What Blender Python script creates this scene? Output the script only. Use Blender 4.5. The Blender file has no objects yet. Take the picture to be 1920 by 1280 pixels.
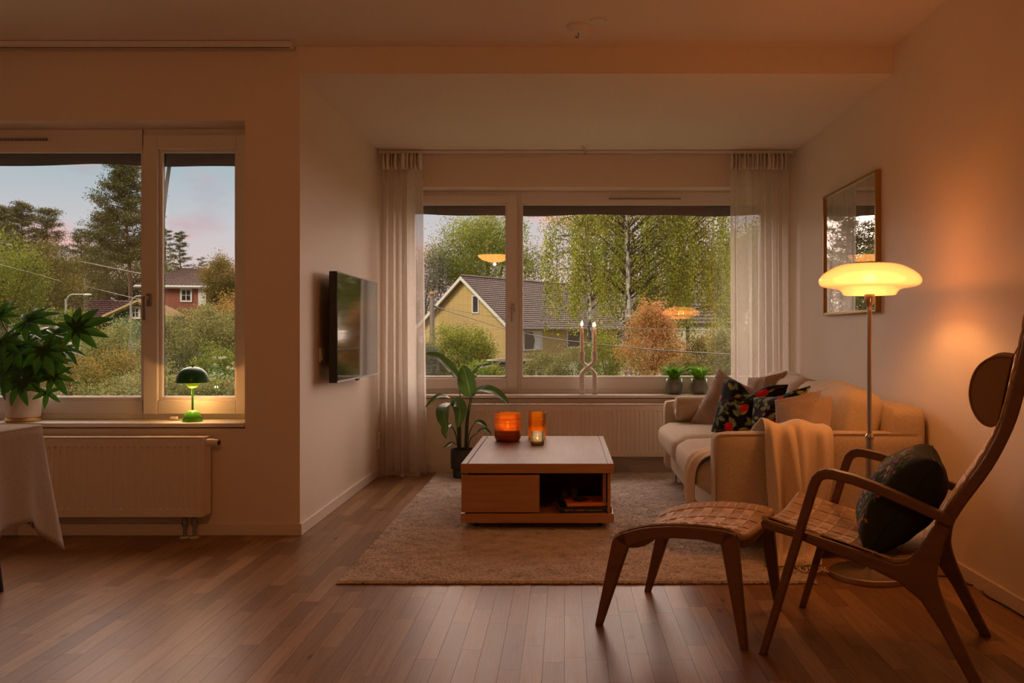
import bpy, math, random
import numpy as np
from mathutils import Vector, Matrix

# ------------------------------------------------------------------ camera, sky, light, exposure
SC = bpy.context.scene
C = SC.collection
F, CX, CY, EYE = 1650.0, 1058.0, 625.0, 1.049      # focal length in px of the 1920 frame, vanishing point, eye height
cam_d = bpy.data.cameras.new('camera')
cam = bpy.data.objects.new('camera', cam_d); C.objects.link(cam)
cam_d.sensor_fit = 'HORIZONTAL'; cam_d.sensor_width = 36.0
cam_d.lens = 36.0 * F / 1920.0
cam_d.shift_x = -(CX - 960.0) / 1920.0
cam_d.shift_y = (CY - 640.0) / 1920.0
cam_d.clip_start = 0.05; cam_d.clip_end = 600
cam.location = (0, 0, EYE); cam.rotation_euler = (math.pi / 2, 0, 0)
SC.camera = cam
SC.view_settings.view_transform = 'Standard'
SC.view_settings.look = 'None'
SC.view_settings.gamma = 1.0
SC.view_settings.use_curve_mapping = False
SC.view_settings.exposure = 0.0
SC.cycles.transparent_max_bounces = 24
SC.cycles.sample_clamp_indirect = 4.0

def N(nt, typ, **kw):
    n = nt.nodes.new(typ)
    for k, v in kw.items():
        if k.startswith('i_'):
            n.inputs[k[2:].replace('_', ' ')].default_value = v
        else:
            setattr(n, k, v)
    return n

def ramp(nt, stops, interp='LINEAR'):
    r = nt.nodes.new('ShaderNodeValToRGB'); e = r.color_ramp.elements; r.color_ramp.interpolation = interp
    e[0].position, e[0].color = stops[0][0], (*stops[0][1], 1)
    e[1].position, e[1].color = stops[-1][0], (*stops[-1][1], 1)
    for p, c in stops[1:-1]:
        k = e.new(p); k.color = (*c, 1)
    return r

def mixc(nt, fac, a, b, blend='MIX'):
    m = nt.nodes.new('ShaderNodeMix'); m.data_type = 'RGBA'; m.blend_type = blend
    for sock, val in ((m.inputs[0], fac), (m.inputs[6], a), (m.inputs[7], b)):
        if hasattr(val, 'is_output'): nt.links.new(val, sock)
        elif isinstance(val, (int, float)): sock.default_value = val
        else: sock.default_value = (*val, 1) if len(val) == 3 else val
    return m.outputs[2]

def math_(nt, op, a, b=None, clamp=False):
    m = nt.nodes.new('ShaderNodeMath'); m.operation = op; m.use_clamp = clamp
    for i, v in enumerate((a, b)):
        if v is None: continue
        if hasattr(v, 'is_output'): nt.links.new(v, m.inputs[i])
        else: m.inputs[i].default_value = v
    return m.outputs[0]

W = bpy.data.worlds.new('dusk_sky'); SC.world = W; W.use_nodes = True
nt = W.node_tree; nt.nodes.clear()
tc = N(nt, 'ShaderNodeTexCoord'); sp = N(nt, 'ShaderNodeSeparateXYZ'); nt.links.new(tc.outputs['Generated'], sp.inputs[0])
el = sp.outputs[2]
sky_e = ramp(nt, [(0.0, (.66, .45, .41)), (0.05, (.60, .45, .43)), (0.11, (.47, .46, .48)), (0.17, (.32, .40, .44)), (0.5, (.24, .31, .38)), (1.0, (.20, .27, .35))])
nt.links.new(el, sky_e.inputs[0])
west = math_(nt, 'MULTIPLY', math_(nt, 'ADD', sp.outputs[0], 0.25), 2.0, True)      # the sunset side (towards +X) is pinker
low = math_(nt, 'SUBTRACT', 1.0, math_(nt, 'MULTIPLY', el, 2.2), True)
skyc = mixc(nt, math_(nt, 'MULTIPLY', math_(nt, 'MULTIPLY', west, low), .75), sky_e.outputs[0], (.64, .43, .42))
mp = N(nt, 'ShaderNodeMapping'); mp.inputs['Scale'].default_value = (1.0, 1.0, 2.4); mp.inputs['Location'].default_value = (.9, .35, .2)
nt.links.new(tc.outputs['Generated'], mp.inputs[0])
nz = N(nt, 'ShaderNodeTexNoise', i_Scale=5.5, i_Detail=7.0, i_Roughness=.55); nt.links.new(mp.outputs[0], nz.inputs[0])
cl = ramp(nt, [(.49, (0, 0, 0)), (.62, (1, 1, 1))]); nt.links.new(nz.outputs[0], cl.inputs[0])
nz2 = N(nt, 'ShaderNodeTexNoise', i_Scale=3.0, i_Detail=3.0); nt.links.new(mp.outputs[0], nz2.inputs[0])
ccol = ramp(nt, [(.42, (.36, .31, .37)), (.55, (.78, .34, .31))]); nt.links.new(nz2.outputs[0], ccol.inputs[0])
skyc = mixc(nt, math_(nt, 'MULTIPLY', cl.outputs[0], .8), skyc, ccol.outputs[0])
bg = N(nt, 'ShaderNodeBackground', i_Strength=1.6); nt.links.new(skyc, bg.inputs[0])
wo = N(nt, 'ShaderNodeOutputWorld'); nt.links.new(bg.outputs[0], wo.inputs[0])

def sun(name, src, energy, col, ang):
    d = bpy.data.lights.new(name, 'SUN'); d.energy = energy; d.color = col; d.angle = math.radians(ang)
    o = bpy.data.objects.new(name, d); C.objects.link(o)
    o.rotation_euler = Vector(src).to_track_quat('Z', 'Y').to_euler()
    return o
sun('evening_sun', (-.45, -.75, .62), 3.6, (1.0, .84, .60), 25)
sun('window_fill_sun', (.16, .88, .46), 11.4, (1.0, .72, .57), 92)  # added broad sun lamp aimed through the windows to brighten the interior

# ------------------------------------------------------------------ helpers
random.seed(7); RNG = np.random.default_rng(11)
WM = {}
def P(px, py, Y): return Vector(((px - CX) * Y / F, Y, EYE - (py - CY) * Y / F))
def PX(px, Y): return (px - CX) * Y / F
def PZ(py, Y): return EYE - (py - CY) * Y / F

class MB:
    def __init__(s): s.v = []; s.f = []; s.col = None
    def add(s, vs, fs):
        o = len(s.v); s.v += [tuple(v) for v in vs]; s.f += [tuple(i + o for i in f) for f in fs]; return s
    def box(s, x0, x1, y0, y1, z0, z1):
        return s.add([(x0,y0,z0),(x1,y0,z0),(x1,y1,z0),(x0,y1,z0),(x0,y0,z1),(x1,y0,z1),(x1,y1,z1),(x0,y1,z1)],
                     [(0,3,2,1),(4,5,6,7),(0,1,5,4),(1,2,6,5),(2,3,7,6),(3,0,4,7)])
    def obox(s, c, size, M=None):
        M = M or Matrix.Identity(3); c = Vector(c); h = Vector(size) / 2; vs = []
        for z in (-1, 1):
            for x, y in ((-1,-1),(1,-1),(1,1),(-1,1)): vs.append(c + M @ Vector((x*h.x, y*h.y, z*h.z)))
        return s.add(vs, [(0,3,2,1),(4,5,6,7),(0,1,5,4),(1,2,6,5),(2,3,7,6),(3,0,4,7)])
    def prism(s, poly, o, ax, ay, d):
        o, ax, ay, d = Vector(o), Vector(ax), Vector(ay), Vector(d); n = len(poly)
        a = [o + ax*p[0] + ay*p[1] for p in poly]; b = [p + d for p in a]
        return s.add(a + b, [tuple(range(n))[::-1], tuple(range(n, 2*n))] + [(i, (i+1) % n, (i+1) % n + n, i + n) for i in range(n)])
    def tube(s, pts, r, n=8, cap=True, sy=1.0):
        pts = [Vector(p) for p in pts]; m = len(pts); rr = r if isinstance(r, (list, tuple)) else [r]*m
        vs = []; prev = None
        for i, p in enumerate(pts):
            t = (pts[min(i+1, m-1)] - pts[max(i-1, 0)]).normalized()
            if prev is None:
                a = Vector((0,0,1)) if abs(t.z) < .9 else Vector((1,0,0)); x = t.cross(a).normalized()
            else: x = (prev - t * prev.dot(t)).normalized()
            prev = x; y = t.cross(x)
            for k in range(n):
                a = 2*math.pi*k/n; vs.append(p + (x*math.cos(a) + y*math.sin(a)*sy)*rr[i])
        fs = [(i*n+k, i*n+(k+1) % n, (i+1)*n+(k+1) % n, (i+1)*n+k) for i in range(m-1) for k in range(n)]
        if cap: fs += [tuple(range(n))[::-1], tuple(range((m-1)*n, m*n))]
        return s.add(vs, fs)
    def lathe(s, prof, c=(0,0,0), n=32, closed=False):
        c = Vector(c); m = len(prof)
        vs = [c + Vector((r*math.cos(2*math.pi*k/n), r*math.sin(2*math.pi*k/n), z)) for r, z in prof for k in range(n)]
        mm = m if closed else m-1
        fs = [(i*n+k, i*n+(k+1) % n, ((i+1) % m)*n+(k+1) % n, ((i+1) % m)*n+k) for i in range(mm) for k in range(n)]
        if not closed:
            if prof[0][0] > 1e-4: fs.append(tuple(range(n))[::-1])
            if prof[-1][0] > 1e-4: fs.append(tuple(range((m-1)*n, m*n)))
        return s.add(vs, fs)
    def grid(s, A):
        m, n = len(A), len(A[0])
        return s.add([p for row in A for p in row], [(i*n+j, i*n+j+1, (i+1)*n+j+1, (i+1)*n+j) for i in range(m-1) for j in range(n-1)])
    def sweep(s, pts, w, t, side):
        """rectangular bar along pts: w along side vector, t across"""
        pts = [Vector(p) for p in pts]; side = Vector(side).normalized(); m = len(pts); vs = []
        ww = w if isinstance(w, (list, tuple)) else [w]*m; tt = t if isinstance(t, (list, tuple)) else [t]*m
        for i, p in enumerate(pts):
            d0 = (p - pts[i-1]).normalized() if i else None; d1 = (pts[i+1] - p).normalized() if i < m-1 else None
            d = (d0 or d1) if not (d0 and d1) else (d0 + d1).normalized()
            nn = d.cross(side).normalized(); k = 1.0
            if d0 and d1: k = 1.0 / max(.5, d.dot(d1))
            for a, b in ((-1,-1),(1,-1),(1,1),(-1,1)): vs.append(p + side*(a*ww[i]/2) + nn*(b*tt[i]/2*k))
        fs = [(i*4+k, i*4+(k+1) % 4, (i+1)*4+(k+1) % 4, (i+1)*4+k) for i in range(m-1) for k in range(4)]
        fs += [(3,2,1,0), tuple(range((m-1)*4, m*4))]
        return s.add(vs, fs)

def wm(o): return WM.get(o.name, Matrix.Identity(4)) if o else Matrix.Identity(4)
def empty(name, loc=(0,0,0), rz=0.0):
    o = bpy.data.objects.new(name, None); C.objects.link(o); o.location = loc; o.rotation_euler = (0,0,rz)
    o.empty_display_size = .1
    WM[o.name] = Matrix.Translation(Vector(loc)) @ Matrix.Rotation(rz, 4, 'Z'); return o
def tag(o, label=None, cat=None, group=None, kind=None):
    if label: o['label'] = label
    if cat: o['category'] = cat
    if group: o['group'] = group
    if kind: o['kind'] = kind
    return o
def thing(name, loc, label, cat, group=None, rz=0.0): return tag(empty(name, loc, rz), label, cat, group)
def link(name, me, mat, parent=None):
    o = bpy.data.objects.new(name, me); C.objects.link(o)
    if mat is not None and not me.materials:
        for mm in (mat if isinstance(mat, (list, tuple)) else [mat]): me.materials.append(mm)
    if parent is not None: o.parent = parent
    WM[o.name] = wm(parent); return o
def fixn(me):
    import bmesh
    b = bmesh.new(); b.from_mesh(me); bmesh.ops.recalc_face_normals(b, faces=b.faces); b.to_mesh(me); b.free()
def obj(name, mb, mat, parent=None, smooth=False, bevel=0, local=False, seg=2, subsurf=0, angle=None):
    me = bpy.data.meshes.new(name); me.from_pydata(mb.v, [], mb.f); fixn(me)
    if mb.col is not None:
        a = me.color_attributes.new('tone', 'FLOAT_COLOR', 'POINT')
        c = np.ones((len(mb.v), 4), np.float32); c[:, :3] = np.asarray(mb.col, np.float32)[:, :3]; a.data.foreach_set('color', c.ravel())
    if parent is not None and not local: me.transform(wm(parent).inverted())
    o = link(name, me, mat, parent)
    if smooth: me.polygons.foreach_set('use_smooth', [True]*len(me.polygons))
    if angle: me.set_sharp_from_angle(angle=math.radians(angle))
    if bevel:
        b = o.modifiers.new('bevel', 'BEVEL'); b.width = bevel; b.segments = seg; b.limit_method = 'ANGLE'; b.angle_limit = math.radians(35)
        if not smooth:
            me.polygons.foreach_set('use_smooth', [True]*len(me.polygons)); me.set_sharp_from_angle(angle=math.radians(50)); b.harden_normals = False
    if subsurf:
        b = o.modifiers.new('sub', 'SUBSURF'); b.levels = subsurf; b.render_levels = subsurf
    return o
def struct(name, mb, mat, parent=None, **k):
    o = obj(name, mb, mat, parent, **k)
    if parent is None: o['kind'] = 'structure'
    return o
def catmull(pts, n):
    pts = [Vector(p) for p in pts]; out = []; m = len(pts)
    for i in range(m-1):
        p0, p1, p2, p3 = pts[max(i-1,0)], pts[i], pts[i+1], pts[min(i+2,m-1)]
        for k in range(n):
            t = k/n
            out.append(.5*((2*p1)+(p2-p0)*t+(2*p0-5*p1+4*p2-p3)*t*t+(3*p1-p0-3*p2+p3)*t**3))
    out.append(pts[-1]); return out
def tw(u): return tuple(u)

# ------------------------------------------------------------------ materials
def newmat(name):
    m = bpy.data.materials.new(name); m.use_nodes = True; n = m.node_tree; n.nodes.clear()
    out = N(n, 'ShaderNodeOutputMaterial'); return m, n, out
def PM(name, col, rough=.5, metal=0., var=None, vscale=8., stretch=(1,1,1), bump=0., bscale=60., bstretch=(1,1,1), coat=0., spec=.5, sheen=0., trans=0., tcol=None, detail=4., coords='Object'):
    """principled paint/wood/cloth: var = second colour mixed in by noise"""
    m, n, out = newmat(name)
    b = N(n, 'ShaderNodeBsdfPrincipled'); b.inputs['Roughness'].default_value = rough; b.inputs['Metallic'].default_value = metal
    b.inputs['Specular IOR Level'].default_value = spec; b.inputs['Coat Weight'].default_value = coat; b.inputs['Coat Roughness'].default_value = .15
    b.inputs['Sheen Weight'].default_value = sheen
    b.inputs['Base Color'].default_value = (*col, 1)
    if var or bump:
        t = N(n, 'ShaderNodeTexCoord')
    if var:
        mp = N(n, 'ShaderNodeMapping'); mp.inputs['Scale'].default_value = stretch; n.links.new(t.outputs[coords], mp.inputs[0])
        z = N(n, 'ShaderNodeTexNoise', i_Scale=vscale, i_Detail=detail, i_Roughness=.6); n.links.new(mp.outputs[0], z.inputs[0])
        r = ramp(n, [(.32, col), (.68, var)]); n.links.new(z.outputs[0], r.inputs[0]); n.links.new(r.outputs[0], b.inputs['Base Color'])
    if bump:
        mp2 = N(n, 'ShaderNodeMapping'); mp2.inputs['Scale'].default_value = bstretch; n.links.new(t.outputs[coords], mp2.inputs[0])
        z2 = N(n, 'ShaderNodeTexNoise', i_Scale=bscale, i_Detail=3.); n.links.new(mp2.outputs[0], z2.inputs[0])
        bp = N(n, 'ShaderNodeBump', i_Strength=bump, i_Distance=.004); n.links.new(z2.outputs[0], bp.inputs['Height']); n.links.new(bp.outputs[0], b.inputs['Normal'])
    if trans:
        tr = N(n, 'ShaderNodeBsdfTranslucent'); tr.inputs[0].default_value = (*(tcol or col), 1)
        mx = N(n, 'ShaderNodeMixShader'); mx.inputs[0].default_value = trans
        n.links.new(b.outputs[0], mx.inputs[1]); n.links.new(tr.outputs[0], mx.inputs[2]); n.links.new(mx.outputs[0], out.inputs[0])
    else: n.links.new(b.outputs[0], out.inputs[0])
    return m
def EM(name, col, s):
    m, n, out = newmat(name); e = N(n, 'ShaderNodeEmission'); e.inputs[0].default_value = (*col, 1); e.inputs[1].default_value = s
    n.links.new(e.outputs[0], out.inputs[0]); return m
def GLASS(name, tint=(1,1,1), ior=1.5, rough=0.0, body=0.0, bcol=None, k=1.0):
    """thin sheet of glass: fresnel mirror over clear (tinted) transmission, optional translucent body colour"""
    m, n, out = newmat(name)
    tr = N(n, 'ShaderNodeBsdfTransparent'); tr.inputs[0].default_value = (*tint, 1)
    gl = N(n, 'ShaderNodeBsdfGlossy'); gl.inputs['Roughness'].default_value = rough
    fr = N(n, 'ShaderNodeFresnel', i_IOR=ior); base = tr.outputs[0]
    if body:
        tl = N(n, 'ShaderNodeBsdfTranslucent'); tl.inputs[0].default_value = (*(bcol or tint), 1)
        df = N(n, 'ShaderNodeBsdfDiffuse'); df.inputs[0].default_value = (*(bcol or tint), 1)
        m1 = N(n, 'ShaderNodeMixShader'); m1.inputs[0].default_value = .35; n.links.new(tl.outputs[0], m1.inputs[1]); n.links.new(df.outputs[0], m1.inputs[2])
        m2 = N(n, 'ShaderNodeMixShader'); m2.inputs[0].default_value = body; n.links.new(base, m2.inputs[1]); n.links.new(m1.outputs[0], m2.inputs[2]); base = m2.outputs[0]
    mx = N(n, 'ShaderNodeMixShader'); n.links.new(math_(n, 'MULTIPLY', fr.outputs[0], k, True), mx.inputs[0]); n.links.new(base, mx.inputs[1]); n.links.new(gl.outputs[0], mx.inputs[2])
    n.links.new(mx.outputs[0], out.inputs[0]); return m
def attr_ramp_mat(name, stops, rough=.6, trans=.0, metal=0., rnd=True):
    """colour by the mesh attribute 'tone' (red channel)"""
    m, n, out = newmat(name); a = N(n, 'ShaderNodeAttribute', attribute_name='tone'); s = N(n, 'ShaderNodeSeparateColor'); n.links.new(a.outputs[0], s.inputs[0])
    r = ramp(n, stops); n.links.new(s.outputs[0], r.inputs[0])
    b = N(n, 'ShaderNodeBsdfPrincipled'); b.inputs['Roughness'].default_value = rough; b.inputs['Specular IOR Level'].default_value = .3; n.links.new(r.outputs[0], b.inputs['Base Color'])
    if trans:
        t = N(n, 'ShaderNodeBsdfTranslucent'); n.links.new(r.outputs[0], t.inputs[0]); mx = N(n, 'ShaderNodeMixShader'); mx.inputs[0].default_value = trans
        n.links.new(b.outputs[0], mx.inputs[1]); n.links.new(t.outputs[0], mx.inputs[2]); n.links.new(mx.outputs[0], out.inputs[0])
    else: n.links.new(b.outputs[0], out.inputs[0])
    return m
def attr_color_mat(name, rough=.85, bump=.15, bscale=900):
    m, n, out = newmat(name); a = N(n, 'ShaderNodeAttribute', attribute_name='tone')
    b = N(n, 'ShaderNodeBsdfPrincipled'); b.inputs['Roughness'].default_value = rough; b.inputs['Specular IOR Level'].default_value = .2; n.links.new(a.outputs[0], b.inputs['Base Color'])
    t = N(n, 'ShaderNodeTexCoord'); z = N(n, 'ShaderNodeTexNoise', i_Scale=bscale); n.links.new(t.outputs['Object'], z.inputs[0])
    bp = N(n, 'ShaderNodeBump', i_Strength=bump, i_Distance=.002); n.links.new(z.outputs[0], bp.inputs['Height']); n.links.new(bp.outputs[0], b.inputs['Normal'])
    n.links.new(b.outputs[0], out.inputs[0]); return m

PAINT = PM('wall_paint', (.82, .715, .605), .55, var=(.83, .73, .62), vscale=1.5, bump=.05, bscale=300)
CEIL = PM('ceiling_paint', (.83, .735, .63), .7, bump=.05, bscale=220)
WHITE = PM('white_lacquer', (.78, .74, .70), .35)
WHITE2 = PM('radiator_enamel', (.80, .71, .62), .4)
TRIM = PM('baseboard_paint', (.78, .69, .59), .4)
DARK = PM('dark_plastic', (.02, .02, .022), .4)
BLACKF = PM('awning_fabric', (.018, .017, .017), .9, bump=.2, bscale=300)
STEEL = PM('brushed_steel', (.55, .52, .48), .32, 1.0, bump=.05, bscale=200, bstretch=(1,1,.05))
CHROME = PM('chrome', (.7, .7, .7), .12, 1.0)
GREYM = PM('grey_metal', (.30, .32, .33), .45, .6)
BRASS = PM('brass', (.72, .48, .18), .25, 1.0)
PANE = GLASS('window_glass', (.96, .97, .96), 1.52, k=4.8)
# ------------------------------------------------------------------ room shell
YF, YB, XL, XR = 4.579, 6.656, -1.376, 1.71      # window-wall plane, bay back wall, bay left wall, right wall
ZB, ZC = 2.40, 2.54                              # bay ceiling, main ceiling
XFAR, YREAR = -5.0, -2.6
Z0W, Z1W = .585, 2.156                           # window opening

def floor_mat():
    m, n, out = newmat('oak_parquet')
    a = N(n, 'ShaderNodeAttribute', attribute_name='tone'); s = N(n, 'ShaderNodeSeparateColor'); n.links.new(a.outputs[0], s.inputs[0])
    t = N(n, 'ShaderNodeNewGeometry')
    off = N(n, 'ShaderNodeCombineXYZ'); n.links.new(math_(n, 'MULTIPLY', s.outputs[1], 37.), off.inputs[0]); n.links.new(math_(n, 'MULTIPLY', s.outputs[0], 53.), off.inputs[1])
    ad = N(n, 'ShaderNodeVectorMath', operation='ADD'); n.links.new(t.outputs['Position'], ad.inputs[0]); n.links.new(off.outputs[0], ad.inputs[1])
    mp = N(n, 'ShaderNodeMapping'); mp.inputs['Scale'].default_value = (26, 1.6, 1); n.links.new(ad.outputs[0], mp.inputs[0])
    z = N(n, 'ShaderNodeTexNoise', i_Scale=1.6, i_Detail=7., i_Roughness=.62, i_Distortion=1.1); n.links.new(mp.outputs[0], z.inputs[0])
    mp3 = N(n, 'ShaderNodeMapping'); mp3.inputs['Scale'].default_value = (9, 1.1, 1); n.links.new(ad.outputs[0], mp3.inputs[0])
    wv = N(n, 'ShaderNodeTexWave', wave_type='BANDS', bands_direction='X', i_Scale=3.2, i_Distortion=7.0, i_Detail=2., i_Detail_Scale=.8); n.links.new(mp3.outputs[0], wv.inputs[0])
    base = ramp(n, [(0., (.20, .103, .048)), (.45, (.31, .17, .083)), (1., (.45, .27, .145))]); n.links.new(s.outputs[0], base.inputs[0])
    g = ramp(n, [(.30, (.62, .56, .52)), (.55, (1., 1., 1.)), (.8, (1.12, 1.1, 1.08))]); n.links.new(z.outputs[0], g.inputs[0])
    c1 = mixc(n, .85, base.outputs[0], g.outputs[0], 'MULTIPLY')
    g2 = ramp(n, [(.0, (.78, .74, .70)), (.5, (1, 1, 1))]); n.links.new(wv.outputs[0], g2.inputs[0])
    c2 = mixc(n, .5, c1, g2.outputs[0], 'MULTIPLY')
    mpk = N(n, 'ShaderNodeMapping'); mpk.inputs['Scale'].default_value = (5.0, 2.2, 1); n.links.new(ad.outputs[0], mpk.inputs[0])
    vk = N(n, 'ShaderNodeTexVoronoi', i_Scale=1.0); n.links.new(mpk.outputs[0], vk.inputs[0])
    kn = ramp(n, [(.03, (.25, .18, .13)), (.085, (1, 1, 1))]); n.links.new(vk.outputs[0], kn.inputs[0])
    c3 = mixc(n, .9, c2, kn.outputs[0], 'MULTIPLY')
    b = N(n, 'ShaderNodeBsdfPrincipled'); n.links.new(c3, b.inputs['Base Color']); b.inputs['Specular IOR Level'].default_value = .17
    rr = N(n, 'ShaderNodeMapRange'); rr.inputs[3].default_value = .29; rr.inputs[4].default_value = .42; n.links.new(z.outputs[0], rr.inputs[0]); n.links.new(rr.outputs[0], b.inputs['Roughness'])
    bp = N(n, 'ShaderNodeBump', i_Strength=.12, i_Distance=.001); n.links.new(z.outputs[0], bp.inputs['Height']); n.links.new(bp.outputs[0], b.inputs['Normal'])
    n.links.new(b.outputs[0], out.inputs[0]); return m
OAK = floor_mat()
SUB = PM('subfloor', (.03, .02, .015), .9)
floor = struct('floor', MB().box(XFAR, XR, YREAR, YB, -.25, -.014), SUB)
strips = []
pw = .0685
x = XFAR; col_i = 0
while x < XR - .005:
    y = YREAR + random.uniform(-.5, 0)
    while y < YB:
        L = random.choice((.28, .36, .42, .48, .56, .64)) * random.uniform(.9, 1.1)
        y0, y1 = max(y, YREAR), min(y + L, YB)
        x1 = min(x + pw, XR)
        if y1 - y0 > .02 and not (x < XL - .02 and y0 > YF):
            if x < XL - .02: y1 = min(y1, YF)
            strips.append((x, x1, y0, y1))
        y += L
    x += pw; col_i += 1
def strip_area(s):
    xm, y0, y1 = (s[0] + s[1]) / 2, max(s[2], 2.6), s[3]
    if y1 <= y0: return 0
    ym = (y0 + y1) / 2; px = CX + xm * F / ym
    if px < -30 or px > 1950: return 0
    if -.95 < xm < 1.06 and ym > 3.7: return 0
    return (s[1] - s[0]) * F / ym * EYE * F * (1 / y0 - 1 / y1)
order = sorted(range(len(strips)), key=lambda i: -strip_area(strips[i]))
rest = MB(); rest.col = []
def plank_mesh(mb, s):
    g = .0004; c = (random.betavariate(2.2, 2.2), random.random(), 0)
    mb.box(s[0] + g, s[1] - g, s[2] + g, s[3] - g, -.0135, 0)
    mb.col += [c] * 8
for k, i in enumerate(order):
    if k < 298 and strip_area(strips[i]) > 0:
        mb = MB(); mb.col = []; plank_mesh(mb, strips[i]); obj('plank', mb, OAK, floor)
    else: plank_mesh(rest, strips[i])
tag(obj('planks', rest, OAK, floor), kind='stuff')

def wall_with_hole(x0, x1, y0, y1, z0, z1, hx0, hx1, hz0, hz1):
    return (MB().box(x0, hx0, y0, y1, z0, z1).box(hx1, x1, y0, y1, z0, z1).box(hx0, hx1, y0, y1, z0, hz0).box(hx0, hx1, y0, y1, hz1, z1))
W1X0, W1X1 = -4.3, -1.662
W2X0, W2X1 = -1.25, 1.60
TH = .34
struct('wall_front_left', wall_with_hole(XFAR, XL, YF, YF + TH, -.25, 2.8, W1X0, W1X1, Z0W-.03, Z1W), PAINT)
struct('wall_left', MB().box(XL - .30, XL, YF + TH, YB, -.25, 2.8), PAINT)
struct('wall_back', wall_with_hole(XL - .30, XR + .2, YB, YB + TH, -.25, 2.8, W2X0, W2X1, Z0W-.03, Z1W), PAINT)
struct('wall_right', MB().box(XR, XR + .2, YREAR, YB, -.25, 2.8), PAINT)
struct('wall_rear', MB().box(XFAR - .2, XR + .2, YREAR - .2, YREAR, -.25, 2.8), PAINT)
struct('wall_far_left', MB().box(XFAR - .2, XFAR, YREAR, YF + TH, -.25, 2.8), PAINT)
struct('ceiling', MB().box(XFAR, XR, YREAR, YF, ZC, 2.9), CEIL)
struct('ceiling_bay', MB().box(XL, XR, YF, YB, ZB, 2.9), CEIL)
bh, bt = .062, .013
struct('baseboard_front_left', MB().box(XFAR, XL, YF - bt, YF, 0, bh), TRIM, bevel=.003)
struct('baseboard_left', MB().box(XL, XL + bt, YF - bt, YB, 0, bh), TRIM, bevel=.003)
struct('baseboard_back', MB().box(XL, XR, YB - bt, YB, 0, bh), TRIM, bevel=.003)
struct('baseboard_right', MB().box(XR - bt, XR, YREAR, YB, 0, bh), TRIM, bevel=.003)

# ------------------------------------------------------------------ windows
def ring(mb, x0, x1, z0, z1, w, y0, y1, wb=None, wt=None):
    wb = wb or w; wt = wt or w
    return mb.box(x0, x0+w, y0, y1, z0, z1).box(x1-w, x1, y0, y1, z0, z1).box(x0+w, x1-w, y0, y1, z0, z0+wb).box(x0+w, x1-w, y0, y1, z1-wt, z1)
def pane(par, x0, x1, z0, z1, y):
    return obj('pane', MB().box(x0, x1, y, y+.001, z0, z1) if False else MB().add([(x0,y,z0),(x1,y,z0),(x1,y,z1),(x0,y,z1)], [(0,1,2,3)]), PANE, par)
def handle(par, x, z, y, mat):
    mb = MB().obox((x, y-.008, z), (.026, .016, .068))
    mb.obox((x-.002, y-.034, z+.01), (.02, .036, .02)); mb.obox((x-.004, y-.05, z-.045), (.018, .014, .13))
    return obj('handle', mb, mat, par, bevel=.003)
def vent(par, x0, x1, z0, z1, y):
    v = obj('vent', MB().box(x0, x1, y-.018, y, z0, z1), WHITE, par, bevel=.003)
    n = int((x1-x0)/.009); mb = MB()
    for i in range(n): mb.box(x0+.008+i*.009, x0+.013+i*.009, y-.019, y-.0175, z0+.006, z1-.006)
    obj('slots', mb, DARK, v)
GAL = PM('grey_handle', (.34, .31, .28), .35, .9)
# window 1 (front-left wall): wide fixed light plus a narrow opening sash on the right
y1 = YF + .18
w1 = tag(empty('window_1', ((W1X0+W1X1)/2, y1, Z0W)), kind='structure')
mb = MB(); ring(mb, W1X0, W1X1, Z0W, Z1W, .02, y1+.005, y1+.11, .055, .06)
mxa, mxb = -2.285, -2.262
mb.box(mxa-.0, mxb, y1+.004, y1+.11, Z0W, Z1W)
obj('frame', mb, WHITE, w1, bevel=.003)
def light(par, x0, x1, z0, z1, gx0, gx1, gz0, gz1, y, proud, nm='sash'):
    mb = MB().box(x0, gx0-.014, y-proud, y+.06, z0, z1).box(gx1+.014, x1, y-proud, y+.06, z0, z1)
    mb.box(gx0-.014, gx1+.014, y-proud, y+.06, z0, gz0-.014).box(gx0-.014, gx1+.014, y-proud, y+.06, gz1+.014, z1)
    s = obj(nm, mb, WHITE, par, bevel=.003)
    b = MB(); ring(b, gx0-.014, gx1+.014, gz0-.03, gz1+.03, .016, y+.004, y+.03, .032, .032)
    b.box(gx0-.014, gx1+.014, y+.03, y+.05, gz0-.03, gz0+.006)
    obj('glazing_bead', b, WHITE, s, bevel=.003)
    g = MB(); ring(g, gx0-.002, gx1+.002, gz0-.002, gz1+.002, .004, y+.030, y+.036)
    obj('gasket', g, DARK, s)
    pane(s, gx0-.01, gx1+.01, gz0-.01, gz1+.01, y+.040)
    return s
light(w1, W1X0, mxa, Z0W+.03, Z1W-.005, W1X0+.09, PX(264, y1), PZ(745, y1), PZ(285, y1), y1, 0, 'fixed_light')
s1 = light(w1, PX(272, y1), W1X1+.03, PZ(776, y1-.02), PZ(253, y1-.02), PX(303, y1), PX(440, y1), PZ(745, y1), PZ(285, y1), y1, .022)
handle(s1, PX(279, y1-.03), PZ(562, y1-.03), y1-.022, GAL)
vent(w1, -3.4, PX(90, y1-.02), PZ(268, y1), PZ(258, y1), y1)
obj('window_sill', MB().box(W1X0-.0, W1X1, YF-.022, y1+.02, Z0W-.022, Z0W), WHITE, w1, bevel=.004)
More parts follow.
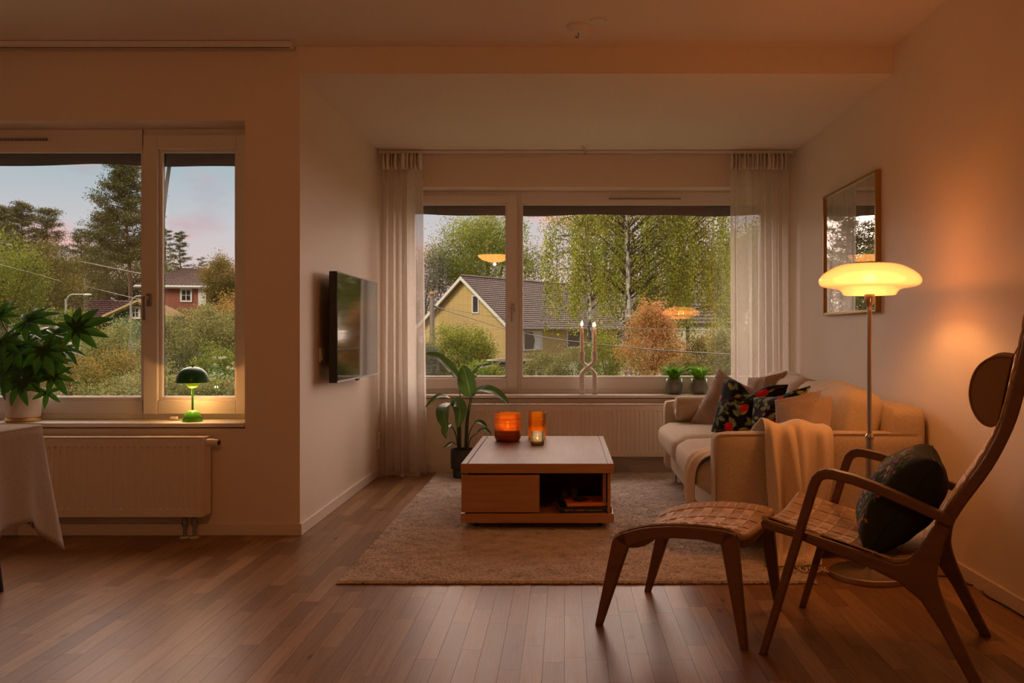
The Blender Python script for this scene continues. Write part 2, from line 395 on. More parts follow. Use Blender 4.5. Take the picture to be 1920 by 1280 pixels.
# window 2 (bay): opening sash left, wide fixed light right
y2 = YB + .175
w2 = tag(empty('window_2', ((W2X0+W2X1)/2, y2, Z0W)), kind='structure')
mb = MB(); ring(mb, W2X0, W2X1, Z0W, Z1W, .02, y2+.005, y2+.11, .04, .04)
mb.box(PX(970, y2), PX(974, y2), y2+.004, y2+.11, Z0W, Z1W)
obj('frame', mb, WHITE, w2, bevel=.003)
s2 = light(w2, W2X0+.01, PX(970, y2), PZ(729, y2-.02), PZ(366, y2-.02), W2X0+.085, PX(948, y2), PZ(706, y2), PZ(384, y2), y2, .022)
handle(s2, PX(961, y2-.03), PZ(577, y2-.03), y2-.022, GAL)
light(w2, PX(974, y2), W2X1-.01, Z0W+.03, Z1W-.01, PX(980, y2), W2X1-.075, PZ(706, y2), PZ(384, y2), y2, 0, 'fixed_light')
vent(w2, PX(1140, y2), PX(1275, y2), PZ(376, y2), PZ(370, y2), y2)
obj('window_sill', MB().box(W2X0, W2X1, YB-.03, y2+.02, Z0W-.022, Z0W).box(PX(798, YB), W2X0, YB-.03, YB, Z0W-.022, Z0W).box(W2X1, XR, YB-.03, YB, Z0W-.022, Z0W), WHITE, w2, bevel=.004)

def awning(name, x0, x1, y, label, arm=None):
    t = thing(name, ((x0+x1)/2, y, 2.2), label, 'awning')
    obj('cassette', MB().box(x0, x1, y, y+.12, 2.12, 2.25), DARK, t, bevel=.01)
    n = 60; A = []
    for j, z in enumerate((2.13, 2.06, None)):
        row = []
        for i in range(n+1):
            xx = x0 + (x1-x0)*i/n; zz = z if z else 1.99 + .006*math.sin(xx*4.1) + .004*math.sin(xx*9.)
            row.append((xx, y + .02 + .004*math.sin(xx*13), zz))
        A.append(row)
    o = obj('valance', MB().grid(A), BLACKF, t, smooth=True); md = o.modifiers.new('solid', 'SOLIDIFY'); md.thickness = .002
    if arm:
        obj('arm', MB().sweep(arm, .006, .022, (0,1,0)), GREYM, t, bevel=.002)
    return t
awning('awning', W1X0-.05, W1X1+.15, YF+TH, 'black rolled-up awning outside the left-hand window', [P(321, 285, 4.99), P(312, 350, 4.995), P(303, 432, 5.0)])
awning('awning', W2X0-.1, W2X1+.1, YB+TH, 'black rolled-up awning outside the window behind the sofa')

# ------------------------------------------------------------------ things fixed to walls and ceiling
def track(x0, x1, y, ztop, h, label, w=.035):
    t = thing('curtain_track', ((x0+x1)/2, y, ztop), label, 'curtain track')
    obj('rail', MB().box(x0, x1, y-w/2, y+w/2, ztop-h, ztop-.002), WHITE, t, bevel=.003)
    obj('groove', MB().box(x0+.01, x1-.01, y-.006, y+.006, ztop-h-.001, ztop-h+.004), DARK, t)
    for e in (x0, x1): obj('end_cap', MB().box(e-.004, e+.004, y-w/2-.001, y+w/2+.001, ztop-h-.001, ztop-.001), WHITE, t, bevel=.001)
track(XFAR+.4, PX(547, 4.50), 4.50, ZC, .03, 'white curtain track on the ceiling above the left-hand window', .05)
track(XL+.015, XR-.03, 6.50, ZB, .026, 'white curtain track carrying the sheer curtains in the bay')

def ceiling_hook(c, r, label):
    t = thing('ceiling_outlet', c, label, 'ceiling hook')
    obj('cup', MB().lathe([(r, 0), (r, -.006), (r*.85, -.016), (r*.4, -.024), (r*.35, -.03), (.0, -.03)], c, 28), WHITE, t, smooth=True, angle=50)
    k = [Vector(c) + Vector((.004, 0, -.028)), Vector(c) + Vector((.004, 0, -.05)), Vector(c) + Vector((-.004, 0, -.058)), Vector(c) + Vector((-.010, 0, -.05))]
    obj('hook', MB().tube(catmull(k, 4), .002, 6), DARK, t, smooth=True)
    return t
hc = (PX(1083, 4.27), 4.27, ZC)
ceiling_hook(hc, .056, 'round white ceiling lamp cup with a small hook')
cvr = thing('ceiling_cover', (PX(1122, 4.2), 4.2, ZC), 'flat round cover plate on the ceiling beside the lamp cup', 'cover plate')
obj('plate', MB().lathe([(.042, 0), (.042, -.004), (.036, -.007), (0, -.007)], cvr.location, 24), WHITE, cvr, smooth=True, angle=40)
obj('screw', MB().lathe([(.004, -.006), (.004, -.010), (0, -.010)], cvr.location, 10), CHROME, cvr)
ceiling_hook((PX(1098, 6.35), 6.35, ZB), .035, 'tiny ceiling lamp cup with hook above the bay window')

sw = thing('light_switch', (XL, PX(0, 1), .9), 'white rocker light switch on the wall behind the television', 'light switch')
ysw = 1650*1.376/(1058-602); zsw = PZ(665, ysw)
sw.location = (XL, ysw, zsw); WM[sw.name] = Matrix.Translation((XL, ysw, zsw))
obj('plate', MB().box(XL, XL+.009, ysw-.041, ysw+.041, zsw-.041, zsw+.041), WHITE, sw, bevel=.003)
obj('rocker', MB().prism([(.009,-.03),(.016,-.03),(.010,.03),(.009,.03)], (XL, ysw-.028, zsw), (1,0,0), (0,0,1), (0,.056,0)), WHITE, sw, bevel=.001)
yso = 1650*1.376/(1058-709); zso = PZ(825, yso)
so = thing('wall_socket', (XL, yso, zso), 'white double wall socket beside the left curtain', 'socket')
obj('plate', MB().box(XL, XL+.02, yso-.04, yso+.04, zso-.065, zso+.065), WHITE, so, bevel=.004)
for dz in (-.03, .03):
    obj('outlet', MB().prism([(.02*math.cos(a), .02*math.sin(a)) for a in np.linspace(0, 6.28, 20)[:-1]], (XL+.0195, yso, zso+dz), (0,1,0), (0,0,1), (.002,0,0)), GREYM, so)

def radiator(label, x0, x1, yf, z0, z1, right_end=True, depth=.10):
    t = thing('radiator', ((x0+x1)/2, yf, z0), label, 'radiator', 'white panel radiators under the windows')
    pitch = .0335; n = int((x1-x0-.05)/pitch); xs0 = x0 + ((x1-x0) - n*pitch)/2
    prof = []
    for i in range(n):                                # pressed vertical flutes
        b = xs0 + i*pitch
        prof += [(b, 0), (b+.008, 0), (b+.012, 1), (b+.026, 1), (b+.030, 0)]
    prof = [(x0, 0)] + prof + [(x1, 0)]
    zl = [(z0, 0), (z0+.035, 0), (z0+.045, 1), (z1-.055, 1), (z1-.045, 0), (z1, 0)]
    A = [[(px_, yf + .006*q*d, z) for px_, q in prof] for z, d in zl]
    obj('front_panel', MB().grid(A), WHITE2, t)
    obj('body', MB().box(x0+.002, x1-.002, yf+.007, yf+depth, z0+.005, z1-.004), WHITE2, t)
    for s_ in (x0-.002, x1-.012): obj('side_cover', MB().box(s_, s_+.014, yf-.001, yf+depth, z0, z1), WHITE2, t, bevel=.003)
    g = MB(); m_ = int((x1-x0)/.012)
    for i in range(m_): g.box(x0+.012+i*.012*((x1-x0-.024)/(m_*.012)), x0+.018+i*.012*((x1-x0-.024)/(m_*.012)), yf+.012, yf+depth-.01, z1-.004, z1)
    g.box(x0, x1, yf, yf+.012, z1-.004, z1+.0005).box(x0, x1, yf+depth-.01, yf+depth, z1-.004, z1+.0005)
    obj('top_grille', g, WHITE2, t)
    return t
r1 = radiator('white panel radiator with thermostat under the left-hand window', -3.6, PX(381, 4.46), 4.455, PZ(969, 4.455), PZ(820, 4.455))
xv, zv = PX(376, 4.50), PZ(829, 4.50)
th = obj('thermostat', MB().tube([(xv+.028, 4.50, zv), (xv+.05, 4.50, zv), (xv+.088, 4.50, zv), (xv+.092, 4.50, zv)], [.017, .020, .015, .012], 16), WHITE, r1, smooth=True, angle=40)
obj('collar', MB().tube([(xv-.005, 4.50, zv), (xv+.028, 4.50, zv)], .018, 16), DARK, th)
obj('cap', MB().tube([(xv+.091, 4.50, zv), (xv+.098, 4.50, zv)], .013, 16), DARK, th)
for px_ in (346, 364):
    xx = PX(px_, 4.52); pp = obj('pipe', MB().tube([(xx, 4.52, .0), (xx, 4.52, .125)], .008, 10), GREYM, r1, smooth=True, angle=60)
    obj('nut', MB().tube([(xx, 4.52, .06), (xx, 4.52, .075), (xx, 4.52, .10)], [.013, .016, .013], 6), GREYM, pp)
    obj('rosette', MB().lathe([(.024, 0), (.024, .004), (.01, .008), (0, .008)], (xx, 4.52, 0), 16), WHITE, pp)
r2 = radiator('white panel radiator under the bay window behind the coffee table', PX(878, 6.50), 1.30, 6.50, PZ(856, 6.50), PZ(758, 6.50))
for xx in (1.15, 1.2): obj('pipe', MB().tube([(xx, 6.56, .0), (xx, 6.56, .15)], .008, 10), GREYM, r2, smooth=True, angle=60)

# sheer curtains
def sheer():
    m, n, out = newmat('sheer_linen')
    tl = N(n, 'ShaderNodeBsdfTranslucent'); tl.inputs[0].default_value = (.95, .91, .86, 1)
    df = N(n, 'ShaderNodeBsdfDiffuse'); df.inputs[0].default_value = (.80, .74, .68, 1)
    tr = N(n, 'ShaderNodeBsdfTransparent')
    t = N(n, 'ShaderNodeTexCoord'); mp = N(n, 'ShaderNodeMapping'); mp.inputs['Scale'].default_value = (1, 1, .12); n.links.new(t.outputs['Object'], mp.inputs[0])
    z = N(n, 'ShaderNodeTexNoise', i_Scale=220., i_Detail=2.); n.links.new(mp.outputs[0], z.inputs[0])
    a = N(n, 'ShaderNodeMixShader'); a.inputs[0].default_value = .35; n.links.new(tl.outputs[0], a.inputs[1]); n.links.new(df.outputs[0], a.inputs[2])
    mr = N(n, 'ShaderNodeMapRange'); mr.inputs[3].default_value = .52; mr.inputs[4].default_value = .80; n.links.new(z.outputs[0], mr.inputs[0])
    b = N(n, 'ShaderNodeMixShader'); n.links.new(mr.outputs[0], b.inputs[0]); n.links.new(tr.outputs[0], b.inputs[1]); n.links.new(a.outputs[0], b.inputs[2])
    n.links.new(b.outputs[0], out.inputs[0]); return m
SHEER = sheer(); HEAD = PM('curtain_heading', (.82, .77, .71), .9, bump=.2, bscale=500)
def curtain(label, x0, x1, xb0, xb1, nf, seed, pool):
    y = 6.50; zt = ZB - .028
    t = thing('curtain', ((x0+x1)/2, y, 0), label, 'curtain', 'sheer curtains at the bay window')
    rg = random.Random(seed); ph = [rg.uniform(-.5, .5) for _ in range(nf*2+4)]; am = [rg.uniform(.45, 1.45) for _ in range(nf*2+4)]
    nu, nv = nf*18, 46; w1, s1, s2 = .07, rg.uniform(0, 6), rg.uniform(0, 6)
    def pt(u, v):
        xx = (x0 + (x1-x0)*u)*(1-v) + (xb0 + (xb1-xb0)*u)*v
        q = max(0., min(nf-1e-4, nf*(u + w1*math.sin(2*math.pi*u+s1) - w1*math.sin(s1)*(1-2*u) + .025*math.sin(2*math.pi*2.3*u+s2+1.1*v)))); i = int(q); fr = q-i
        a = (am[i]*(1-fr) + am[i+1]*fr); p_ = ph[i]*(1-fr) + ph[i+1]*fr
        amp = .030 + .016*v
        yy = y + amp*a*math.sin(2*math.pi*q + p_*2*v*1.3) + .006*math.sin(9*u + 3*v)
        xx += .012*a*math.sin(4*math.pi*q + p_)*(.4+.6*v)
        z = zt - .115 - (zt - .115)*v
        return xx, yy, z
    A = []
    for j in range(nv+1):
        v = j/nv; row = []
        for i in range(nu+1):
            xx, yy, z = pt(i/nu, v); z = max(z, .012 + .004*math.sin(i*.7))
            row.append((xx, yy, z))
        A.append(row)
    if pool:                                             # the hem lies on the floor
        for k in range(1, 6):
            row = []
            for i in range(nu+1):
                xx, yy, z = A[nv][i]; s_ = k/5
                row.append((xx + .03*s_*math.sin(i*.21), yy - .075*s_ - .03*s_*math.sin(i*.33+1), .012 + .028*abs(math.sin(s_*3.1))*(.6+.4*math.sin(i*.5))))
            A.append(row)
    obj('panel', MB().grid(A), SHEER, t, smooth=True)
    A = []
    for j in range(5):
        v = j/4; row = []
        for i in range(nu+1):
            u = i/nu; xx, yy, _ = pt(u, 0); q = (u*nf*1.0) % 1
            puff = .020*math.sin(math.pi*v)*max(0, math.sin(2*math.pi*u*nf*2.))
            row.append((xx + .006*math.sin(2*math.pi*u*nf*3)*(1-v), y - .016 - .026*math.sin(2*math.pi*u*nf*2.) - puff*.9 + (yy-y)*v*.6, zt - .118*v))
        A.append(row)
    o = obj('heading', MB().grid(A), HEAD, t, smooth=True); md = o.modifiers.new('s', 'SOLIDIFY'); md.thickness = .004
    for i in range(nf):
        xx = x0 + (x1-x0)*(i+.5)/nf; obj('glider', MB().box(xx-.004, xx+.004, y-.004, y+.004, zt, zt+.006), WHITE, t)
    return t
curtain('white sheer curtain pooling on the floor between television and plant', PX(719, 6.5), PX(793, 6.5), PX(716, 6.5), PX(802, 6.5), 5, 3, True)
curtain('white sheer curtain hanging behind the sofa in the right corner', PX(1369, 6.5), PX(1477, 6.5), PX(1372, 6.5), PX(1479, 6.5), 7, 5, False)

# television
ty0, ty1, tx, tz0, tz1 = 4.917, 5.99, -1.27, .772, 1.398
tv = thing('television', (XL, (ty0+ty1)/2, 1.08), 'black flat-screen television mounted on the bay wall', 'television')
obj('housing', MB().box(tx-.045, tx, ty0, ty1, tz0, tz1), DARK, tv, bevel=.004)
SCRN = PM('screen_glass', (.004, .004, .004), .05, spec=.75)
obj('screen', MB().box(tx-.001, tx+.0015, ty0+.008, ty1-.008, tz0+.012, tz1-.008), SCRN, tv)
obj('bottom_strip', MB().box(tx-.001, tx+.002, ty0+.004, ty1-.004, tz0+.001, tz0+.011), GREYM, tv)
obj('sensor', MB().box(tx-.02, tx-.004, (ty0+ty1)/2-.03, (ty0+ty1)/2+.03, tz0-.013, tz0+.001), DARK, tv, bevel=.003)
obj('wall_bracket', MB().box(XL+.003, tx-.044, ty0+.3, ty1-.3, .95, 1.25), DARK, tv)

# framed picture on the right wall
fy0, fy1, fz0, fz1 = 4.75, 5.72, 1.165, 1.935
pic = thing('framed_picture', (XR, (fy0+fy1)/2, fz0), 'glazed picture in a thin brass frame on the right wall', 'picture')
fm = MB(); w_ = .017; x_0, x_1 = XR-.030, XR-.001
fm.box(x_0, x_1, fy0, fy0+w_, fz0, fz1).box(x_0, x_1, fy1-w_, fy1, fz0, fz1).box(x_0, x_1, fy0+w_, fy1-w_, fz0, fz0+w_).box(x_0, x_1, fy0+w_, fy1-w_, fz1-w_, fz1)
obj('frame', fm, PM('frame_gilt', (.42, .27, .09), .35, .85), pic, bevel=.003)
def print_mat():
    m, n, out = newmat('faint_print'); t = N(n, 'ShaderNodeTexCoord'); mp = N(n, 'ShaderNodeMapping'); mp.inputs['Scale'].default_value = (1, 2.2, .8); n.links.new(t.outputs['Object'], mp.inputs[0])
    z = N(n, 'ShaderNodeTexNoise', i_Scale=3.2, i_Detail=6., i_Distortion=2.); n.links.new(mp.outputs[0], z.inputs[0])
    r = ramp(n, [(.40, (.16, .145, .13)), (.5, (.34, .31, .28)), (.58, (.40, .37, .34))]); n.links.new(z.outputs[0], r.inputs[0])
    b = N(n, 'ShaderNodeBsdfPrincipled', i_Roughness=.8); n.links.new(r.outputs[0], b.inputs['Base Color']); n.links.new(b.outputs[0], out.inputs[0]); return m
obj('print', MB().box(XR-.014, XR-.010, fy0+w_, fy1-w_, fz0+w_, fz1-w_), print_mat(), pic)
obj('glass', MB().add([(XR-.018, fy0+w_, fz0+w_), (XR-.018, fy1-w_, fz0+w_), (XR-.018, fy1-w_, fz1-w_), (XR-.018, fy0+w_, fz1-w_)], [(0,1,2,3)]), GLASS('picture_glass', (.95,.95,.95), 1.55, k=.8), pic)
# ------------------------------------------------------------------ rug
ZR = .016
def rug():
    x0, x1, ya, yb = -.955, 1.06, 3.68, 6.585; nx, ny = 260, 380
    X, Yg = np.meshgrid(np.linspace(x0, x1, nx), np.linspace(ya, yb, ny), indexing='ij')
    h = RNG.random((nx, ny)); 
    h2 = RNG.random((nx//4+2, ny//4+2)); h2 = np.kron(h2, np.ones((4, 4)))[:nx, :ny]
    low = .5*np.sin(X*23+3*np.sin(Yg*7))*np.sin(Yg*31+2*np.sin(X*9))
    Z = ZR - .006 + .006*h + .003*h2 + .0012*low
    ed = np.minimum(np.minimum(X-x0, x1-X), np.minimum(Yg-ya, yb-Yg)); Z *= np.clip(.25 + ed/.012, 0, 1)
    X = X + (RNG.random((nx, ny))-.5)*.006; Yg = Yg + (RNG.random((nx, ny))-.5)*.006
    V = np.stack([X, Yg, Z], -1).reshape(-1, 3)
    mb = MB(); mb.v = [tuple(v) for v in V]
    mb.f = [(i*ny+j, (i+1)*ny+j, (i+1)*ny+j+1, i*ny+j+1) for i in range(nx-1) for j in range(ny-1)]
    mb.col = np.stack([.35*h.ravel() + .3*h2.ravel() + .35*(.5+low.ravel()), h.ravel(), h.ravel()], -1)
    m = attr_ramp_mat('rug_wool', [(0., (.30, .26, .235)), (.45, (.59, .52, .465)), (1., (.76, .68, .62))], .95)
    t = thing('rug', ((x0+x1)/2, (ya+yb)/2, 0), 'thick beige wool pile rug under the coffee table', 'rug')
    o = obj('pile', mb, m, t, smooth=False)
    obj('edge_binding', MB().box(x0+.003, x1-.003, ya+.003, yb-.003, .0005, .006), PM('rug_backing', (.10, .08, .065), .95), t)
rug()

# ------------------------------------------------------------------ coffee table
TEAK = PM('teak', (.40, .18, .06), .42, var=(.50, .24, .09), vscale=3., stretch=(1.2, 9, 14), bump=.06, bscale=30, bstretch=(.6, 6, 14), coat=.15)
TEAKT = PM('teak_top', (.17, .085, .05), .46, var=(.235, .12, .07), vscale=3., stretch=(12, 1.0, 8), bump=.04, bscale=30, bstretch=(12, .5, 8), coat=.0, spec=.12)
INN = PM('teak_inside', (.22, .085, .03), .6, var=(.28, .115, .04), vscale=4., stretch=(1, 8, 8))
tX0, tX1, tY0, tY1 = -.543, .26, 4.62, 5.87
ct = thing('coffee_table', ((tX0+tX1)/2, (tY0+tY1)/2, ZR), 'square-edged teak coffee table with a drawer and an open shelf', 'coffee table')
def slab(z0, z1, nm, mat):
    g = .032
    obj(nm, MB().box(tX0+g+.004, tX1-g-.004, tY0, tY1, z0, z1), mat, ct, bevel=.002)
    for a, b in ((tX0, tX0+g), (tX1-g, tX1)): obj('edge_strip', MB().box(a, b, tY0, tY1, z0, z1), mat, ct, bevel=.002)
    obj('groove', MB().box(tX0+g-.002, tX1-g+.002, tY0+.0015, tY1-.0015, z0+.004, z1-.006), DARK, ct)
zt0, zt1, zs0, zs1 = .316, .366, .055, .103
slab(zt0, zt1, 'table_top', TEAKT); slab(zs0, zs1, 'lower_shelf', TEAK)
fs = MB().box(tX0-.0005, tX1+.0005, tY0-.003, tY0, zt0, zt1-.001)
obj('front_edge', fs, TEAK, ct, bevel=.001)
obj('front_edge', MB().box(tX0-.0005, tX1+.0005, tY0-.003, tY0, zs0, zs1-.001), TEAK, ct, bevel=.001)
obj('side_panel', MB().box(.205, .222, tY0+.05, tY1-.05, zs1, zt0), TEAK, ct)
obj('side_panel', MB().box(.228, .245, tY0+.03, tY1-.05, zs1, zt0), TEAK, ct, bevel=.001)
obj('side_panel', MB().box(tX0+.012, tX0+.03, tY0+.06, tY1-.05, zs1, zt0), TEAK, ct)
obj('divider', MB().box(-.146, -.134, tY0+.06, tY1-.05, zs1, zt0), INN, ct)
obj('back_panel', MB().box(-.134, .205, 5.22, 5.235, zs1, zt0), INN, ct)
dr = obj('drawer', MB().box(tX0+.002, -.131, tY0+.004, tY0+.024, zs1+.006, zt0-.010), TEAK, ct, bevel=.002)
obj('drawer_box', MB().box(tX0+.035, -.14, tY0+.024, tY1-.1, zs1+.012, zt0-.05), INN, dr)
for cx_ in (tX0+.07, tX1-.07):
    for cy_ in (tY0+.12, tY1-.12):
        w = obj('caster', MB().tube([(cx_-.012, cy_, ZR+.018), (cx_+.012, cy_, ZR+.018)], .018, 16), DARK, ct, smooth=True, angle=40)
        obj('fork', MB().box(cx_-.016, cx_+.016, cy_-.01, cy_+.012, ZR+.026, zs0), DARK, w)
ZT = zt1
# glass candle vessels
def swirl_glass(name, c1, c2, k, trc):
    m, n, out = newmat(name); t = N(n, 'ShaderNodeTexCoord'); mp = N(n, 'ShaderNodeMapping'); mp.inputs['Rotation'].default_value = (.35, .45, 0); mp.inputs['Scale'].default_value = (4, 4, 55); n.links.new(t.outputs['Object'], mp.inputs[0])
    z = N(n, 'ShaderNodeTexNoise', i_Scale=1., i_Detail=4.); n.links.new(mp.outputs[0], z.inputs[0]); r = ramp(n, [(.35, c1), (.65, c2)]); n.links.new(z.outputs[0], r.inputs[0])
    tl = N(n, 'ShaderNodeBsdfTranslucent'); n.links.new(r.outputs[0], tl.inputs[0]); tr = N(n, 'ShaderNodeBsdfTransparent'); tr.inputs[0].default_value = (*trc, 1)
    df = N(n, 'ShaderNodeBsdfDiffuse'); n.links.new(r.outputs[0], df.inputs[0])
    m0 = N(n, 'ShaderNodeMixShader'); m0.inputs[0].default_value = .25; n.links.new(tl.outputs[0], m0.inputs[1]); n.links.new(df.outputs[0], m0.inputs[2])
    m1 = N(n, 'ShaderNodeMixShader'); m1.inputs[0].default_value = k; n.links.new(tr.outputs[0], m1.inputs[1]); n.links.new(m0.outputs[0], m1.inputs[2])
    gl = N(n, 'ShaderNodeBsdfGlossy', i_Roughness=.04); fr = N(n, 'ShaderNodeFresnel', i_IOR=1.5); m2 = N(n, 'ShaderNodeMixShader')
    n.links.new(fr.outputs[0], m2.inputs[0]); n.links.new(m1.outputs[0], m2.inputs[1]); n.links.new(gl.outputs[0], m2.inputs[2]); n.links.new(m2.outputs[0], out.inputs[0]); return m
FLAME = EM('flame', (1., .62, .22), 14.)
WAX = PM('wax', (.80, .62, .42), .5, trans=.35, tcol=(.9, .5, .2))
AMBER = swirl_glass('amber_glass', (.62, .22, .035), (.90, .44, .11), .72, (.95, .55, .2))
AMBER2 = swirl_glass('yellow_amber_glass', (.75, .36, .03), (.85, .44, .05), .60, (.98, .66, .2))
SEED = swirl_glass('seeded_glass', (.55, .55, .50), (.70, .68, .62), .45, (.85, .88, .84))
CLEAR = GLASS('clear_glass', (.90, .90, .88), 1.5)
def flame(c, h, par, mat=None):
    pr = [(0, 0), (h*.16, h*.15), (h*.2, h*.32), (h*.13, h*.6), (h*.05, h*.85), (0, h)]
    return obj('flame', MB().lathe(pr, c, 12), mat or FLAME, par, smooth=True)
def plight(name, c, energy, col, r):
    d = bpy.data.lights.new(name, 'POINT'); d.energy = energy; d.color = col; d.shadow_soft_size = r
    o = bpy.data.objects.new(name, d); C.objects.link(o); o.location = c; return o
def vessel(name, label, c, prof_out, wall, mat, wax_z=None, fl=None, energy=0., cat='candle glass', waxm=None, lcol=(1., .45, .12)):
    t = thing(name, c, label, cat)
    inn = [(max(r-wall, .0005), z + (0 if i else 0)) for i, (r, z) in enumerate(prof_out)]
    zb = prof_out[0][1] + wall*2.2
    prof = [(0, prof_out[0][1])] + prof_out + [(r, max(z, zb)) for r, z in inn[::-1] if z > zb or True] + [(0, zb)]
    obj('glass', MB().lathe(prof, c, 40), mat, t, smooth=True, angle=60)
    if wax_z:
        rr = prof_out[len(prof_out)//2][0] - wall - .003
        w = obj('wax', MB().lathe([(0, zb+.001), (rr*.9, zb+.001), (rr, zb+.012), (rr, wax_z-.002), (rr*.96, wax_z), (0, wax_z-.003)], c, 32), waxm or WAX, t, smooth=True, angle=50)
        obj('wick', MB().tube([Vector(c)+Vector((0,0,wax_z-.004)), Vector(c)+Vector((.001,0,wax_z+.008))], .001, 6), DARK, w)
    if fl:
        flame(Vector(c) + Vector((0, 0, (wax_z or zb) + .006)), fl, t)
        if energy: plight('candle_light', Vector(c) + Vector((0, 0, (wax_z or zb) + .022)), energy, lcol, .008)
    return t
def on_table(px, py): 
    k = (EYE - ZT)/(py - CY); return Vector(((px-CX)*k, k*F, ZT))
c1 = on_table(952, 826)
vessel('candle_bowl', 'wide round amber glass with a burning candle on the coffee table', c1, [(.062, 0), (.075, .005), (.083, .022), (.0845, .06), (.0845, .12), (.084, .172), (.083, .176)], .004, AMBER, .075, .028, .9)
c2 = on_table(1007, 822)
vessel('amber_vase', 'tall straight yellow-amber glass with a thick clear foot behind the tealight', c2, [(.052, 0), (.0575, .006), (.058, .03), (.058, .09), (.058, .14), (.0575, .170), (.0565, .172)], .004, AMBER2, None, .02, .28, 'glass vase')
c3 = on_table(1008, 832)
c3.y -= .03
vessel('tealight_holder', 'small seeded clear glass tealight holder in front of the amber vase', c3, [(.036, 0), (.041, .003), (.0415, .02), (.0415, .05), (.0415, .078), (.041, .080)], .003, SEED, .026, .016, .08, 'tealight')

# books and small glass objects on the table's open shelf
def textmesh(name, body, size, mat, parent, origin, ax, ay):
    cu = bpy.data.curves.new('t', 'FONT'); cu.body = body; cu.size = size; cu.extrude = .0002
    o = bpy.data.objects.new('t', cu); C.objects.link(o); dg = bpy.context.evaluated_depsgraph_get()
    me = bpy.data.meshes.new_from_object(o.evaluated_get(dg)); bpy.data.objects.remove(o)
    ax, ay = Vector(ax).normalized(), Vector(ay).normalized(); az = ax.cross(ay)
    M4 = Matrix((ax, ay, az)).transposed().to_4x4(); M4.translation = Vector(origin)
    me.transform(M4); me.transform(wm(parent).inverted()); me.materials.clear()
    return link(name, me, mat, parent)
def book(label, c, w, d, h, rz, cover, spine_text=None, tcol=None, pages=(.62, .50, .34)):
    t = thing('book', c, label, 'book', 'books on the coffee table shelf', rz)
    M = wm(t)
    obj('cover', MB().box(-w/2, w/2, -d/2, d/2, 0, .003).box(-w/2, w/2, -d/2, d/2, h-.003, h).box(-w/2, w/2, -d/2, -d/2+.003, .003, h-.003), cover, t, local=True, bevel=.0012)
    obj('pages', MB().box(-w/2+.004, w/2-.004, -d/2+.003, d/2-.004, .003, h-.003), PM('paper_'+str(int(h*1e4)), pages, .9, var=tuple(p*.8 for p in pages), vscale=2, stretch=(1,1,300)), t, local=True)
    if spine_text:
        for s, x, sz in spine_text:
            o = M @ Vector((x, -d/2-.0006, h*.3)); textmesh('lettering', s, sz, tcol, t, o, M.to_3x3() @ Vector((1,0,0)), (0,0,1))
    return t
GOLD = PM('gold_print', (.75, .46, .14), .4, .3); PALE = PM('pale_print', (.85, .62, .40), .6)
bk = PM('black_cover', (.012, .013, .011), .35); ora = PM('orange_cover', (.85, .22, .02), .3, coat=.3)
book('large black book lettered in gold, lowest on the table shelf', (.105, 4.755, zs1), .275, .22, .031, math.radians(5), bk,
     [('PETTVA  CHERIE', -.112, .0135), ('und Gregersson Homes', -.012, .0105), ('R', .112, .014)], GOLD)
book('orange book lying on top of the black book', (.112, 4.755, zs1+.031), .215, .19, .019, math.radians(6), ora, [('SK  R', -.085, .009), ('O', .09, .009)], PALE)
zo = zs1 + .05
def small_glass(name, label, c, prof, cat):
    t = thing(name, c, label, cat, 'small glasses on the orange book')
    obj('bowl', MB().lathe(prof, c, 24), GLASS('smoked_'+name, (.75, .62, .48), 1.5, .02, .25, (.5, .38, .26)), t, smooth=True, angle=60)
    obj('rim', MB().lathe([(prof[-1][0], prof[-1][1]), (prof[-1][0]+.002, prof[-1][1]+.001), (prof[-1][0]+.001, prof[-1][1]+.003), (prof[-1][0]-.002, prof[-1][1]+.002)], c, 24, True), CLEAR, t, smooth=True)
small_glass('glass_jar', 'small squat smoked glass with a pinched waist on the orange book', (.005, 4.80, zo), [(.014,0),(.019,.006),(.021,.016),(.016,.026),(.015,.030),(.019,.040)], 'glass')
small_glass('glass_cup', 'taller flared smoked glass cup on the orange book', (.055, 4.79, zo), [(.018,0),(.019,.02),(.019,.03),(.023,.042),(.024,.052)], 'glass')
dish = thing('glass_dish', (.085, 4.72, zo), 'shallow ribbed green glass dish on the orange book', 'dish', 'small glasses on the orange book')
mb = MB(); n_ = 40; A = []
for r, z in ((.0, .002), (.026, .003), (.038, .010), (.040, .012), (.037, .006), (.03, 0), (0, 0)):
    A.append([(dish.location.x + (r*(1+.035*(k % 2)*(r > .03)))*math.cos(2*math.pi*k/n_), dish.location.y + r*(1+.035*(k % 2)*(r > .03))*math.sin(2*math.pi*k/n_), dish.location.z + z) for k in range(n_+1)])
obj('ribbed_bowl', mb.grid(A), GLASS('green_glass', (.45, .58, .48), 1.5, .02, .3, (.2, .3, .22)), dish)

